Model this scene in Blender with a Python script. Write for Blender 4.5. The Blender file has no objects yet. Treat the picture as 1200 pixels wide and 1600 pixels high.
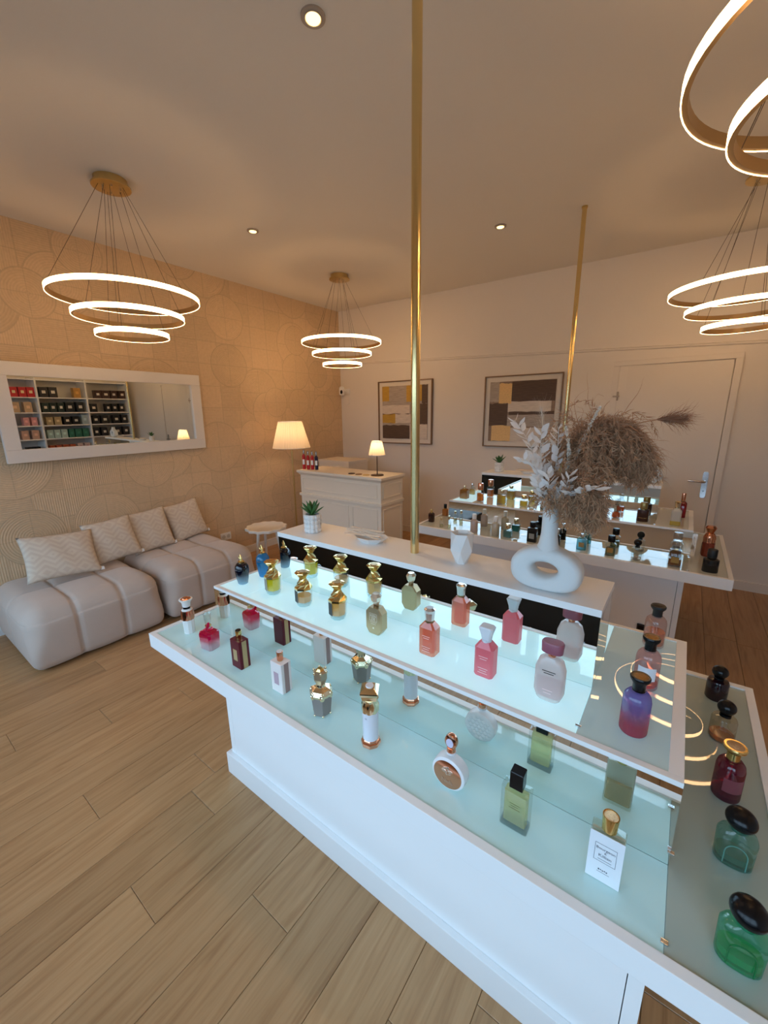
import bpy, bmesh, math, random
from mathutils import Vector, Matrix
PI = math.pi
random.seed(7)
scene = bpy.context.scene
COL = scene.collection

# ------------------------------------------------------------------ camera
HC = 1.55
F_PX, YAW, PITCH, ROLL = 631.4627, 0.6386, 0.2393, -0.0136
fw = Vector((-math.sin(YAW) * math.cos(PITCH), math.cos(YAW) * math.cos(PITCH), -math.sin(PITCH)))
rt = Vector((math.cos(YAW), math.sin(YAW), 0))
up = rt.cross(fw)
c_, s_ = math.cos(ROLL), math.sin(ROLL)
RT, UP = c_ * rt + s_ * up, -s_ * rt + c_ * up
CAM = Vector((0, 0, HC))
cd = bpy.data.cameras.new('camera')
cam = bpy.data.objects.new('camera', cd)
COL.objects.link(cam)
cam.matrix_world = Matrix(((RT.x, UP.x, -fw.x, CAM.x), (RT.y, UP.y, -fw.y, CAM.y), (RT.z, UP.z, -fw.z, CAM.z), (0, 0, 0, 1)))
cd.sensor_fit = 'HORIZONTAL'
cd.sensor_width = 36
cd.lens = 36 * F_PX / 1200
cd.clip_start = 0.02
scene.camera = cam

def ray(x, y): return fw + RT * ((x - 600) / F_PX) - UP * ((y - 800) / F_PX)
def onz(x, y, z): d = ray(x, y); return CAM + d * ((z - HC) / d.z)
def ony(x, y, Y): d = ray(x, y); return CAM + d * (Y / d.y)
def onx(x, y, X): d = ray(x, y); return CAM + d * (X / d.x)

# ------------------------------------------------------------------ world, exposure
w = bpy.data.worlds.new('daylight')
scene.world = w
w.use_nodes = True
bgn = w.node_tree.nodes['Background']
bgn.inputs[0].default_value = (0.50, 0.74, 1.0, 1)
bgn.inputs[1].default_value = 5.2
vs = scene.view_settings
vs.view_transform = 'Standard'
vs.look = 'None'
vs.exposure = 0.0
vs.gamma = 1.0
vs.use_curve_mapping = False
RING_E = 15.5          # luminous rings of the chandeliers
WARM = (1.0, 0.60, 0.28)
# daylight portal in the shop window (guides the sky light, emits nothing itself)
YF = -0.62
WX0, WX1, WZ0, WZ1 = -3.55, 1.15, 0.40, 2.02
pl = bpy.data.lights.new('window_daylight', 'AREA')
pl.shape = 'RECTANGLE'
pl.size = WX1 - WX0
pl.size_y = WZ1 - WZ0
pl.cycles.is_portal = True
po = bpy.data.objects.new('window_daylight', pl)
COL.objects.link(po)
po.location = ((WX0 + WX1) / 2, YF - 0.16, (WZ0 + WZ1) / 2)
po.rotation_euler = (PI / 2, 0, 0)

# ------------------------------------------------------------------ helpers
MATS = {}
def mat(name):
    m = bpy.data.materials.new(name)
    m.use_nodes = True
    nt = m.node_tree
    for n in list(nt.nodes): nt.nodes.remove(n)
    out = nt.nodes.new('ShaderNodeOutputMaterial')
    return m, nt, out
def N(nt, typ, **kw):
    n = nt.nodes.new(typ)
    for k, v in kw.items():
        if k.startswith('i_'):
            n.inputs[int(k[2:]) if k[2:].isdigit() else k[2:]].default_value = v
        else:
            setattr(n, k, v)
    return n
def L(nt, a, b): nt.links.new(a, b)
def c4(c): return (c[0], c[1], c[2], 1.0)
def pbr(name, col, rough=0.5, metal=0.0, emis=None, estr=0.0, spec=0.5, noise=0.0, nscale=20.0, bump=0.0, bscale=60.0, sheen=0.0, coat=0.0):
    if name in MATS: return MATS[name]
    m, nt, out = mat(name)
    p = N(nt, 'ShaderNodeBsdfPrincipled')
    p.inputs['Base Color'].default_value = c4(col)
    p.inputs['Roughness'].default_value = rough
    p.inputs['Metallic'].default_value = metal
    p.inputs['Specular IOR Level'].default_value = spec
    p.inputs['Sheen Weight'].default_value = sheen
    p.inputs['Coat Weight'].default_value = coat
    if emis:
        p.inputs['Emission Color'].default_value = c4(emis)
        p.inputs['Emission Strength'].default_value = estr
    tc = N(nt, 'ShaderNodeTexCoord')
    if noise > 0:
        nz = N(nt, 'ShaderNodeTexNoise'); nz.inputs['Scale'].default_value = nscale; nz.inputs['Detail'].default_value = 5
        L(nt, tc.outputs['Object'], nz.inputs['Vector'])
        mx = N(nt, 'ShaderNodeMix', data_type='RGBA')
        mx.inputs['A'].default_value = c4([x * (1 - noise) for x in col])
        mx.inputs['B'].default_value = c4([min(1, x * (1 + noise)) for x in col])
        L(nt, nz.outputs['Fac'], mx.inputs['Factor']); L(nt, mx.outputs['Result'], p.inputs['Base Color'])
    if bump > 0:
        nb = N(nt, 'ShaderNodeTexNoise'); nb.inputs['Scale'].default_value = bscale; nb.inputs['Detail'].default_value = 4
        L(nt, tc.outputs['Object'], nb.inputs['Vector'])
        b = N(nt, 'ShaderNodeBump'); b.inputs['Strength'].default_value = bump; b.inputs['Distance'].default_value = 0.004
        L(nt, nb.outputs['Fac'], b.inputs['Height']); L(nt, b.outputs['Normal'], p.inputs['Normal'])
    L(nt, p.outputs[0], out.inputs[0])
    MATS[name] = m
    return m
def glass(name, col, rough=0.02, ior=1.45, grad=None, haze=0.0):
    """thin clear or tinted glass; grad = (bottom colour, z0, z1) blends along the object's height"""
    if name in MATS: return MATS[name]
    m, nt, out = mat(name)
    t = N(nt, 'ShaderNodeBsdfTransparent'); t.inputs[0].default_value = c4(col)
    g = N(nt, 'ShaderNodeBsdfGlossy'); g.inputs['Roughness'].default_value = rough
    fr = N(nt, 'ShaderNodeLayerWeight'); fr.inputs['Blend'].default_value = 0.15
    mp = N(nt, 'ShaderNodeMapRange'); mp.inputs['To Min'].default_value = 0.05; mp.inputs['To Max'].default_value = 0.55
    L(nt, fr.outputs['Facing'], mp.inputs['Value'])
    colsock = None
    if grad:
        colsock = gradient(nt, grad, col); L(nt, colsock, t.inputs[0])
    body = t.outputs[0]
    if haze > 0:
        d = N(nt, 'ShaderNodeBsdfDiffuse'); d.inputs[0].default_value = c4(col)
        tl = N(nt, 'ShaderNodeBsdfTranslucent'); tl.inputs[0].default_value = c4(col)
        if colsock: L(nt, colsock, d.inputs[0]); L(nt, colsock, tl.inputs[0])
        ms = N(nt, 'ShaderNodeMixShader', i_0=0.5); L(nt, d.outputs[0], ms.inputs[1]); L(nt, tl.outputs[0], ms.inputs[2])
        m2 = N(nt, 'ShaderNodeMixShader', i_0=haze); L(nt, body, m2.inputs[1]); L(nt, ms.outputs[0], m2.inputs[2])
        body = m2.outputs[0]
    mx = N(nt, 'ShaderNodeMixShader')
    L(nt, mp.outputs[0], mx.inputs[0]); L(nt, body, mx.inputs[1]); L(nt, g.outputs[0], mx.inputs[2])
    L(nt, mx.outputs[0], out.inputs[0])
    MATS[name] = m
    return m
def gradient(nt, grad, top):
    bot, z0, z1 = grad
    tc = N(nt, 'ShaderNodeTexCoord'); sp = N(nt, 'ShaderNodeSeparateXYZ'); L(nt, tc.outputs['Object'], sp.inputs[0])
    mr = N(nt, 'ShaderNodeMapRange'); mr.interpolation_type = 'SMOOTHSTEP'
    mr.inputs['From Min'].default_value = z0; mr.inputs['From Max'].default_value = z1
    L(nt, sp.outputs['Z'], mr.inputs['Value'])
    mx = N(nt, 'ShaderNodeMix', data_type='RGBA'); mx.inputs['A'].default_value = c4(bot); mx.inputs['B'].default_value = c4(top)
    L(nt, mr.outputs[0], mx.inputs['Factor'])
    return mx.outputs['Result']
def emit(name, col, s):
    if name in MATS: return MATS[name]
    m, nt, out = mat(name)
    e = N(nt, 'ShaderNodeEmission'); e.inputs[0].default_value = c4(col); e.inputs[1].default_value = s
    L(nt, e.outputs[0], out.inputs[0])
    MATS[name] = m
    return m

GOLD = pbr('gold', (0.83, 0.60, 0.24), 0.14, 1.0)
BRASS = pbr('brushed_brass', (0.62, 0.46, 0.20), 0.28, 1.0, noise=0.08, nscale=40)
COPPER = pbr('rose_copper', (0.78, 0.36, 0.22), 0.16, 1.0)
PALEGOLD = pbr('pale_gold', (0.86, 0.72, 0.48), 0.12, 1.0)
SILVER = pbr('silver', (0.75, 0.75, 0.76), 0.18, 1.0)
BLACK = pbr('black_gloss', (0.004, 0.004, 0.005), 0.22, spec=0.3)
MBLACK = pbr('black_matte', (0.01, 0.01, 0.011), 0.5)
WHITE = pbr('white_lacquer', (0.87, 0.86, 0.85), 0.35, noise=0.015, nscale=3, bump=0.02, bscale=200)
WPLAST = pbr('white_plastic', (0.85, 0.84, 0.83), 0.3)
CLEAR = glass('clear_glass', (0.93, 0.95, 0.94))
EDGE = pbr('green_glass_edge', (0.02, 0.06, 0.05), 0.1)

def finish(bm, name, m, parent=None, loc=(0, 0, 0), rot=(0, 0, 0), smooth=None, mats=None):
    bmesh.ops.recalc_face_normals(bm, faces=bm.faces)
    me = bpy.data.meshes.new(name)
    bm.to_mesh(me); bm.free()
    if smooth is not None:
        for p in me.polygons: p.use_smooth = True
        if smooth < 180: me.set_sharp_from_angle(angle=math.radians(smooth))
    for mm in (mats or [m]): me.materials.append(mm)
    return place(me, name, parent, loc, rot)
def place(me, name, parent=None, loc=(0, 0, 0), rot=(0, 0, 0)):
    o = bpy.data.objects.new(name, me)
    COL.objects.link(o)
    if parent: o.parent = parent
    o.location = loc; o.rotation_euler = rot
    return o
def tag(o, label=None, cat=None, group=None, kind=None):
    if label: o['label'] = label
    if cat: o['category'] = cat
    if group: o['group'] = group
    if kind: o['kind'] = kind
    return o
def thing(name, label, cat, loc=(0, 0, 0), rz=0, group=None):
    o = bpy.data.objects.new(name, None); COL.objects.link(o)
    o.empty_display_size = 0.02
    o.location = loc; o.rotation_euler = (0, 0, rz)
    return tag(o, label, cat, group)
def copy_tree(o, parent=None):
    c = o.copy(); COL.objects.link(c); c.parent = parent
    for ch in list(o.children): copy_tree(ch, c)
    return c
def box(bm, x0, x1, y0, y1, z0, z1, bevel=0.0):
    v = [bm.verts.new((x, y, z)) for x in (x0, x1) for y in (y0, y1) for z in (z0, z1)]
    fs = [bm.faces.new([v[i] for i in q]) for q in ((0, 1, 3, 2), (4, 6, 7, 5), (0, 4, 5, 1), (2, 3, 7, 6), (0, 2, 6, 4), (1, 5, 7, 3))]
    if bevel > 0:
        es = {e for f in fs for e in f.edges}
        bmesh.ops.bevel(bm, geom=list(es), offset=bevel, segments=2, affect='EDGES', profile=0.7)
    return v
def boxo(name, x0, x1, y0, y1, z0, z1, m, parent=None, bevel=0.0, **k):
    bm = bmesh.new(); box(bm, x0, x1, y0, y1, z0, z1, bevel)
    return finish(bm, name, m, parent, **k)
def E_(rx, ry, n=2.0, k=24):
    r = []
    for i in range(k):
        a = 2 * PI * (i + 0.5) / k
        c, s = math.cos(a), math.sin(a)
        r.append((rx * math.copysign(abs(c) ** (2 / n), c), ry * math.copysign(abs(s) ** (2 / n), s)))
    return r
def O_(rx, ry, c):
    return [(rx, -ry + c), (rx, ry - c), (rx - c, ry), (-rx + c, ry), (-rx, ry - c), (-rx, -ry + c), (-rx + c, -ry), (rx - c, -ry)]
def S_(r, k=16, amp=0.0, n=8, ph=0.0):
    return [((r + amp * math.cos(n * (2 * PI * i / k) + ph)) * math.cos(2 * PI * i / k), (r + amp * math.cos(n * (2 * PI * i / k) + ph)) * math.sin(2 * PI * i / k)) for i in range(k)]
def twist(sec, a): c, s = math.cos(a), math.sin(a); return [(x * c - y * s, x * s + y * c) for x, y in sec]
def loft(bm, secs, caps=True, off=(0, 0, 0)):
    rings = [[bm.verts.new((x + off[0], y + off[1], z + off[2])) for x, y in sec] for z, sec in secs]
    for a, b in zip(rings, rings[1:]):
        n = len(a)
        for i in range(n): bm.faces.new((a[i], a[(i + 1) % n], b[(i + 1) % n], b[i]))
    if caps:
        bm.faces.new(rings[0][::-1]); bm.faces.new(rings[-1])
    return rings
def lofto(name, secs, m, parent=None, smooth=35, caps=True, **k):
    bm = bmesh.new(); loft(bm, secs, caps)
    return finish(bm, name, m, parent, smooth=smooth, **k)
def lathe(name, prof, m, parent=None, k=24, smooth=40, caps=True, **kw):
    return lofto(name, [(z, E_(r, r, 2, k)) for r, z in prof], m, parent, smooth, caps, **kw)
def tube(bm, pts, r, k=8, r2=None):
    pts = [Vector(p) for p in pts]; n = len(pts)
    rings = []
    ref = Vector((0.3, 0.2, 1)).normalized()
    for i, p in enumerate(pts):
        d = (pts[min(i + 1, n - 1)] - pts[max(i - 1, 0)]).normalized()
        a = d.cross(ref)
        if a.length < 0.05: a = d.cross(Vector((1, 0, 0)))
        a.normalize(); b = d.cross(a)
        rr = r if r2 is None else r + (r2 - r) * i / (n - 1)
        rings.append([bm.verts.new(p + (a * math.cos(2 * PI * j / k) + b * math.sin(2 * PI * j / k)) * rr) for j in range(k)])
    for a, b in zip(rings, rings[1:]):
        for j in range(k): bm.faces.new((a[j], a[(j + 1) % k], b[(j + 1) % k], b[j]))
    bm.faces.new(rings[0][::-1]); bm.faces.new(rings[-1])
def tubeo(name, pts, r, m, parent=None, k=8, r2=None, **kw):
    bm = bmesh.new(); tube(bm, pts, r, k, r2)
    return finish(bm, name, m, parent, smooth=50, **kw)
def uvs(bm, c, r, u=12, v=8, sc=(1, 1, 1)):
    bmesh.ops.create_uvsphere(bm, u_segments=u, v_segments=v, radius=1, matrix=Matrix.Translation(c) @ Matrix.Diagonal((r * sc[0], r * sc[1], r * sc[2], 1)))
def text(name, s, size, m, parent, loc, rot=(PI / 2, 0, 0), align='CENTER', sx=1.0):
    cu = bpy.data.curves.new(name, 'FONT'); cu.body = s; cu.size = size; cu.align_x = align; cu.align_y = 'CENTER'; cu.resolution_u = 2
    t = bpy.data.objects.new('tmp_text', cu); COL.objects.link(t)
    dg = bpy.context.evaluated_depsgraph_get()
    me = bpy.data.meshes.new_from_object(t.evaluated_get(dg))
    bpy.data.objects.remove(t); bpy.data.curves.remove(cu)
    me.materials.clear(); me.materials.append(m)
    o = place(me, name, parent, loc, rot); o.scale = (sx, 1, 1)
    return o
def struct(o): o['kind'] = 'structure'; return o

# ------------------------------------------------------------------ materials of the setting
def wood_mat(name, c0, c1, c2, rough, per_object=True):
    m, nt, out = mat(name)
    p = N(nt, 'ShaderNodeBsdfPrincipled'); p.inputs['Roughness'].default_value = rough
    tc = N(nt, 'ShaderNodeTexCoord'); oi = N(nt, 'ShaderNodeObjectInfo')
    ad = N(nt, 'ShaderNodeVectorMath', operation='SCALE'); 
    cmb = N(nt, 'ShaderNodeCombineXYZ')
    L(nt, oi.outputs['Random'], cmb.inputs[0]); L(nt, oi.outputs['Random'], cmb.inputs[1])
    L(nt, cmb.outputs[0], ad.inputs[0]); ad.inputs['Scale'].default_value = 37.0
    va = N(nt, 'ShaderNodeVectorMath', operation='ADD'); L(nt, tc.outputs['Object'], va.inputs[0]); L(nt, ad.outputs[0], va.inputs[1])
    mp = N(nt, 'ShaderNodeMapping'); mp.inputs['Scale'].default_value = (22, 1.5, 22); L(nt, va.outputs[0], mp.inputs[0])
    n1 = N(nt, 'ShaderNodeTexNoise'); n1.inputs['Scale'].default_value = 1.6; n1.inputs['Detail'].default_value = 8; n1.inputs['Distortion'].default_value = 1.2
    L(nt, mp.outputs[0], n1.inputs['Vector'])
    mp2 = N(nt, 'ShaderNodeMapping'); mp2.inputs['Scale'].default_value = (150, 5, 150); L(nt, va.outputs[0], mp2.inputs[0])
    n2 = N(nt, 'ShaderNodeTexNoise'); n2.inputs['Scale'].default_value = 1.0; n2.inputs['Detail'].default_value = 3; L(nt, mp2.outputs[0], n2.inputs['Vector'])
    cr = N(nt, 'ShaderNodeValToRGB'); cr.color_ramp.elements[0].position = 0.3; cr.color_ramp.elements[0].color = c4(c0)
    cr.color_ramp.elements[1].position = 0.72; cr.color_ramp.elements[1].color = c4(c2)
    e = cr.color_ramp.elements.new(0.5); e.color = c4(c1)
    L(nt, n1.outputs['Fac'], cr.inputs[0])
    mr = N(nt, 'ShaderNodeMapRange'); mr.inputs['To Min'].default_value = 0.86; mr.inputs['To Max'].default_value = 1.10; L(nt, n2.outputs['Fac'], mr.inputs[0])
    mr2 = N(nt, 'ShaderNodeMapRange'); mr2.inputs['To Min'].default_value = 0.88; mr2.inputs['To Max'].default_value = 1.08; L(nt, oi.outputs['Random'], mr2.inputs[0])
    ml = N(nt, 'ShaderNodeMath', operation='MULTIPLY'); L(nt, mr.outputs[0], ml.inputs[0]); L(nt, mr2.outputs[0], ml.inputs[1])
    vm = N(nt, 'ShaderNodeVectorMath', operation='SCALE'); L(nt, cr.outputs[0], vm.inputs[0]); L(nt, ml.outputs[0], vm.inputs['Scale'])
    L(nt, vm.outputs[0], p.inputs['Base Color'])
    b = N(nt, 'ShaderNodeBump'); b.inputs['Strength'].default_value = 0.12; b.inputs['Distance'].default_value = 0.002
    L(nt, n2.outputs['Fac'], b.inputs['Height']); L(nt, b.outputs[0], p.inputs['Normal'])
    L(nt, p.outputs[0], out.inputs[0])
    return m
OAK = wood_mat('oak_plank', (0.36, 0.185, 0.078), (0.45, 0.25, 0.112), (0.50, 0.29, 0.138), 0.40)
PAINT = pbr('wall_paint_cream', (0.80, 0.74, 0.67), 0.75, noise=0.02, nscale=2.5, bump=0.08, bscale=90)
CEILP = pbr('ceiling_paint', (0.76, 0.71, 0.64), 0.8, noise=0.015, nscale=2, bump=0.05, bscale=120)

def wallpaper():
    m, nt, out = mat('embossed_wallpaper')
    p = N(nt, 'ShaderNodeBsdfPrincipled'); p.inputs['Roughness'].default_value = 0.62
    tc = N(nt, 'ShaderNodeTexCoord'); sp = N(nt, 'ShaderNodeSeparateXYZ'); L(nt, tc.outputs['Object'], sp.inputs[0])
    def M(op, a, b=None, cval=None):
        n = N(nt, 'ShaderNodeMath', operation=op)
        for i, q in enumerate((a, b, cval)):
            if q is None: continue
            if isinstance(q, (int, float)): n.inputs[i].default_value = q
            else: L(nt, q, n.inputs[i])
        return n.outputs[0]
    Y, Z = sp.outputs['Y'], sp.outputs['Z']
    def cells(size, oy, oz):
        u = M('DIVIDE', M('ADD', Y, oy), size); v = M('DIVIDE', M('ADD', Z, oz), size)
        fu, fv = M('FLOOR', u), M('FLOOR', v)
        cb = N(nt, 'ShaderNodeCombineXYZ'); L(nt, fu, cb.inputs[0]); L(nt, fv, cb.inputs[1]); cb.inputs[2].default_value = oy
        wn = N(nt, 'ShaderNodeTexWhiteNoise', noise_dimensions='3D'); L(nt, cb.outputs[0], wn.inputs['Vector'])
        return M('SUBTRACT', u, fu), M('SUBTRACT', v, fv), wn.outputs['Value'], wn.outputs['Color']
    def lines(x, n): return M('MULTIPLY', M('ADD', M('SINE', M('MULTIPLY', x, 2 * PI * n)), 1.0), 0.5)
    # squares with vertical or horizontal ribs
    u, v, r, _ = cells(0.21, 0.03, 0.05)
    pick = M('GREATER_THAN', r, 0.5)
    rib = M('ADD', M('MULTIPLY', lines(u, 14), pick), M('MULTIPLY', lines(v, 14), M('SUBTRACT', 1.0, pick)))
    eu = M('MINIMUM', M('MINIMUM', u, M('SUBTRACT', 1.0, u)), M('MINIMUM', v, M('SUBTRACT', 1.0, v)))
    edge = M('LESS_THAN', eu, 0.018)
    h, tone = rib, r
    ed = edge
    # three layers of discs of concentric ribs, cut in quarters
    for size, oy, oz, prob, nr in ((0.56, 0.11, 0.17, 0.40, 34), (0.46, 0.37, 0.02, 0.28, 28), (0.36, 0.22, 0.29, 0.22, 22)):
        u, v, r, colr = cells(size, oy, oz)
        du, dv = M('SUBTRACT', u, 0.5), M('SUBTRACT', v, 0.5)
        d = M('SQRT', M('ADD', M('MULTIPLY', du, du), M('MULTIPLY', dv, dv)))
        on = M('LESS_THAN', r, prob)
        ins = M('MULTIPLY', M('LESS_THAN', d, 0.46), on)
        rim = M('MULTIPLY', M('LESS_THAN', M('ABSOLUTE', M('SUBTRACT', d, 0.455)), 0.011), on)
        cross = M('MULTIPLY', ins, M('LESS_THAN', M('MINIMUM', M('ABSOLUTE', du), M('ABSOLUTE', dv)), 0.007))
        rg = lines(d, nr)
        inv = M('SUBTRACT', 1.0, ins)
        h = M('ADD', M('MULTIPLY', h, inv), M('MULTIPLY', rg, ins))
        tone = M('ADD', M('MULTIPLY', tone, inv), M('MULTIPLY', M('FRACT', M('MULTIPLY', r, 7.3)), ins))
        ed = M('ADD', M('MULTIPLY', ed, inv), M('MAXIMUM', rim, cross))
    ed = M('MINIMUM', ed, 1.0)
    nz = N(nt, 'ShaderNodeTexNoise'); nz.inputs['Scale'].default_value = 45; nz.inputs['Detail'].default_value = 5; L(nt, tc.outputs['Object'], nz.inputs['Vector'])
    val = M('ADD', M('MULTIPLY', tone, 0.10), M('ADD', 0.87, M('MULTIPLY', h, 0.07)))
    val = M('MULTIPLY', val, M('SUBTRACT', 1.0, M('MULTIPLY', ed, 0.13)))
    val = M('MULTIPLY', val, M('ADD', 0.88, M('MULTIPLY', nz.outputs['Fac'], 0.24)))
    vm = N(nt, 'ShaderNodeVectorMath', operation='SCALE'); vm.inputs[0].default_value = (0.72, 0.52, 0.325); L(nt, val, vm.inputs['Scale'])
    L(nt, vm.outputs[0], p.inputs['Base Color'])
    b = N(nt, 'ShaderNodeBump'); b.inputs['Strength'].default_value = 0.35; b.inputs['Distance'].default_value = 0.004
    L(nt, M('SUBTRACT', h, M('MULTIPLY', ed, 1.2)), b.inputs['Height']); L(nt, b.outputs[0], p.inputs['Normal'])
    L(nt, p.outputs[0], out.inputs[0])
    return m
PAPER = wallpaper()

# ------------------------------------------------------------------ room shell
ZC = 2.87
XL = lambda y: -3.865 - 0.02 * y
YB = lambda x: 4.50 + 0.033 * (x - 0.3)
XR = 1.52
def quad_wall(name, p0, p1, m, z0=0.0, z1=ZC, t=0.12, side=1):
    p0, p1 = Vector((p0[0], p0[1], 0)), Vector((p1[0], p1[1], 0))
    d = (p1 - p0).normalized(); n = Vector((-d.y, d.x, 0)) * t * side
    bm = bmesh.new()
    lo = [p0, p1, p1 + n, p0 + n]
    a = [bm.verts.new((q.x, q.y, z0)) for q in lo]; b = [bm.verts.new((q.x, q.y, z1)) for q in lo]
    for i in range(4): bm.faces.new((a[i], a[(i + 1) % 4], b[(i + 1) % 4], b[i]))
    bm.faces.new(a); bm.faces.new(b)
    return struct(finish(bm, name, m))
Y0L = YF
quad_wall('wall_left', (XL(YF), YF), (XL(4.36), 4.36), PAPER, side=1)
quad_wall('wall_back', (-4.2, YB(-4.2)), (XR + 0.12, YB(XR + 0.12)), PAINT, side=1)
quad_wall('wall_right', (XR, YF), (XR, YB(XR)), PAINT, side=-1)
struct(boxo('ceiling', -4.1, XR + 0.12, YF - 0.12, 4.75, ZC, ZC + 0.1, CEILP))
fl = struct(boxo('floor', -4.1, XR + 0.12, YF - 0.12, 4.75, -0.06, -0.006, pbr('floor_gap', (0.06, 0.035, 0.02), 0.8)))
# oak planks, each its own piece
PW = 0.178
def plank_mesh(w, l):
    bm = bmesh.new(); box(bm, 0.0006, w - 0.0006, 0.0006, l - 0.0006, -0.014, 0.0)
    bmesh.ops.bevel(bm, geom=[e for e in bm.edges if all(abs(v.co.z) < 1e-6 for v in e.verts)], offset=0.0015, segments=1, affect='EDGES')
    me = bpy.data.meshes.new('plank'); bmesh.ops.recalc_face_normals(bm, faces=bm.faces); bm.to_mesh(me); bm.free(); me.materials.append(OAK); return me
PL = 1.28
pm_full = plank_mesh(PW, PL)
joint = {-5: 0.237, -4: 0.585, -3: 0.925, -2: 0.02, -1: 0.341, 0: -0.55, 1: 0.62, 2: 0.308, 3: -0.2}
rows = range(-13, 19)
for k in rows:
    x0 = -1.68 + PW * k
    if x0 < -4.0 or x0 > XR: continue
    wd = min(PW, XR - x0)
    j = joint.get(k, random.uniform(-0.6, 0.6))
    y = j - PL * math.ceil((j - YF) / PL)
    while y < 4.55:
        a, b = max(y, YF), min(y + PL, 4.56)
        if b - a > 0.02:
            me = pm_full if (abs(b - a - PL) < 1e-4 and wd == PW) else plank_mesh(wd, b - a)
            place(me, 'plank', fl, (x0, a, 0))
        y += PL
# skirting boards
quad_wall('baseboard_left', (XL(YF) + 0.012, YF), (XL(4.36) + 0.012, 4.355), WHITE, 0, 0.085, 0.012, 1)
quad_wall('baseboard_back', (-3.94, YB(-3.94) - 0.014), (XR, YB(XR) - 0.014), pbr('skirting', (0.76, 0.70, 0.63), 0.5), 0, 0.08, 0.014, 1)
# picture rail on the back wall (runs slightly out of level)
bm = bmesh.new()
ra, rb = ony(533, 569, YB(-3.9)), ony(1180, 534.5, YB(0.4))
ra.x = -3.95
sl = (rb.z - ra.z) / (rb.x - ra.x)
for (x, z) in ((ra.x, ra.z), (XR, ra.z + sl * (XR - ra.x))):
    pass
xe = XR; ze = ra.z + sl * (XR - ra.x)
vs_ = []
for (x, z) in ((ra.x, ra.z), (xe, ze)):
    yb = YB(x)
    vs_.append([bm.verts.new((x, yb, z - 0.013)), bm.verts.new((x, yb - 0.018, z - 0.008)), bm.verts.new((x, yb - 0.022, z + 0.006)), bm.verts.new((x, yb - 0.008, z + 0.012)), bm.verts.new((x, yb, z + 0.012))])
for i in range(5): bm.faces.new((vs_[0][i], vs_[1][i], vs_[1][(i + 1) % 5], vs_[0][(i + 1) % 5]))
bm.faces.new(vs_[0]); bm.faces.new(vs_[1][::-1])
struct(finish(bm, 'trim_1', PAINT))
# front shop wall with a wide shop window over a black panelled base
struct(boxo('wall_front', -4.1, XR + 0.12, YF - 0.14, YF, WZ1, ZC, PAINT))
struct(boxo('wall_front_base', -4.1, XR + 0.12, YF - 0.14, YF, 0, WZ0, MBLACK))
struct(boxo('wall_front_side', -4.1, WX0, YF - 0.14, YF, WZ0, WZ1, PAINT))
struct(boxo('wall_front_side', WX1, XR + 0.12, YF - 0.14, YF, WZ0, WZ1, PAINT))
win = struct(bpy.data.objects.new('window_1', None)); COL.objects.link(win)
win['kind'] = 'structure'
FR = pbr('black_window_frame', (0.012, 0.012, 0.013), 0.35)
for z0, z1 in ((WZ0, WZ0 + 0.06), (WZ1 - 0.06, WZ1)):
    boxo('window_rail', WX0, WX1, YF - 0.11, YF - 0.03, z0, z1, FR, win)
NB = 5
for i in range(NB + 1):
    x = WX0 + (WX1 - WX0) * i / NB
    boxo('mullion', max(WX0, x - 0.035), min(WX1, x + 0.035), YF - 0.11, YF - 0.03, WZ0 + 0.06, WZ1 - 0.06, FR, win)
PANE = glass('window_glass', (0.97, 0.98, 0.98))
for i in range(NB):
    xa = WX0 + (WX1 - WX0) * i / NB + 0.035; xb = WX0 + (WX1 - WX0) * (i + 1) / NB - 0.035
    boxo('pane', xa, xb, YF - 0.073, YF - 0.067, WZ0 + 0.06, WZ1 - 0.06, PANE, win)
# the street outside the shop window
struct(boxo('street_ground', -30, 30, -14, YF - 0.15, -0.2, -0.1, pbr('street_asphalt', (0.16, 0.16, 0.165), 0.9, noise=0.2, nscale=3)))
struct(boxo('street_facade', -30, 30, -14.5, -14, -0.2, 2.2, pbr('street_plaster', (0.25, 0.24, 0.23), 0.9, noise=0.1, nscale=1)))
struct(boxo('sky_blocker', -4.0, 1.6, -1.20, YF - 0.15, 2.60, 2.64, pbr('sky_blocker_dark', (0.05, 0.045, 0.04), 0.9)))  # added canopy, out of view, cuts off high sky light above the window
# door in the back wall
dr = struct(bpy.data.objects.new('door_1', None)); COL.objects.link(dr); dr['kind'] = 'structure'
DOORP = pbr('door_paint', (0.78, 0.72, 0.65), 0.5, noise=0.015, nscale=3)
YD = YB(-0.15)
dl = ony(971, 572, YD); drr = ony(1148, 563, YD)
dx0, dx1, dzt = dl.x, drr.x, (dl.z + drr.z) / 2
dr.location = ((dx0 + dx1) / 2, YD, 0)
hw = (dx1 - dx0) / 2
boxo('door_leaf', -hw, hw, -0.012, 0.02, 0.01, dzt, DOORP, dr, 0.002)
for a, b in ((-hw - 0.055, -hw - 0.006), (hw + 0.006, hw + 0.055)):
    boxo('door_frame', a, b, -0.02, 0.02, 0, dzt + 0.006, DOORP, dr, 0.003)
boxo('door_frame', -hw - 0.055, hw + 0.055, -0.02, 0.02, dzt + 0.006, dzt + 0.05, DOORP, dr, 0.003)
hp = ony(1102, 752, YD)
hx = hw - 0.055
hz = hp.z
pt = lofto('handle_plate', [(-0.022, E_(0.02, 0.115, 6)), (-0.012, E_(0.02, 0.115, 6))], SILVER, dr, rot=(0, 0, 0))
pt.data.transform(Matrix(((1, 0, 0, 0), (0, 0, 1, 0), (0, 1, 0, 0), (0, 0, 0, 1)))); pt.location = (hx, 0, hz - 0.03)
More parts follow.
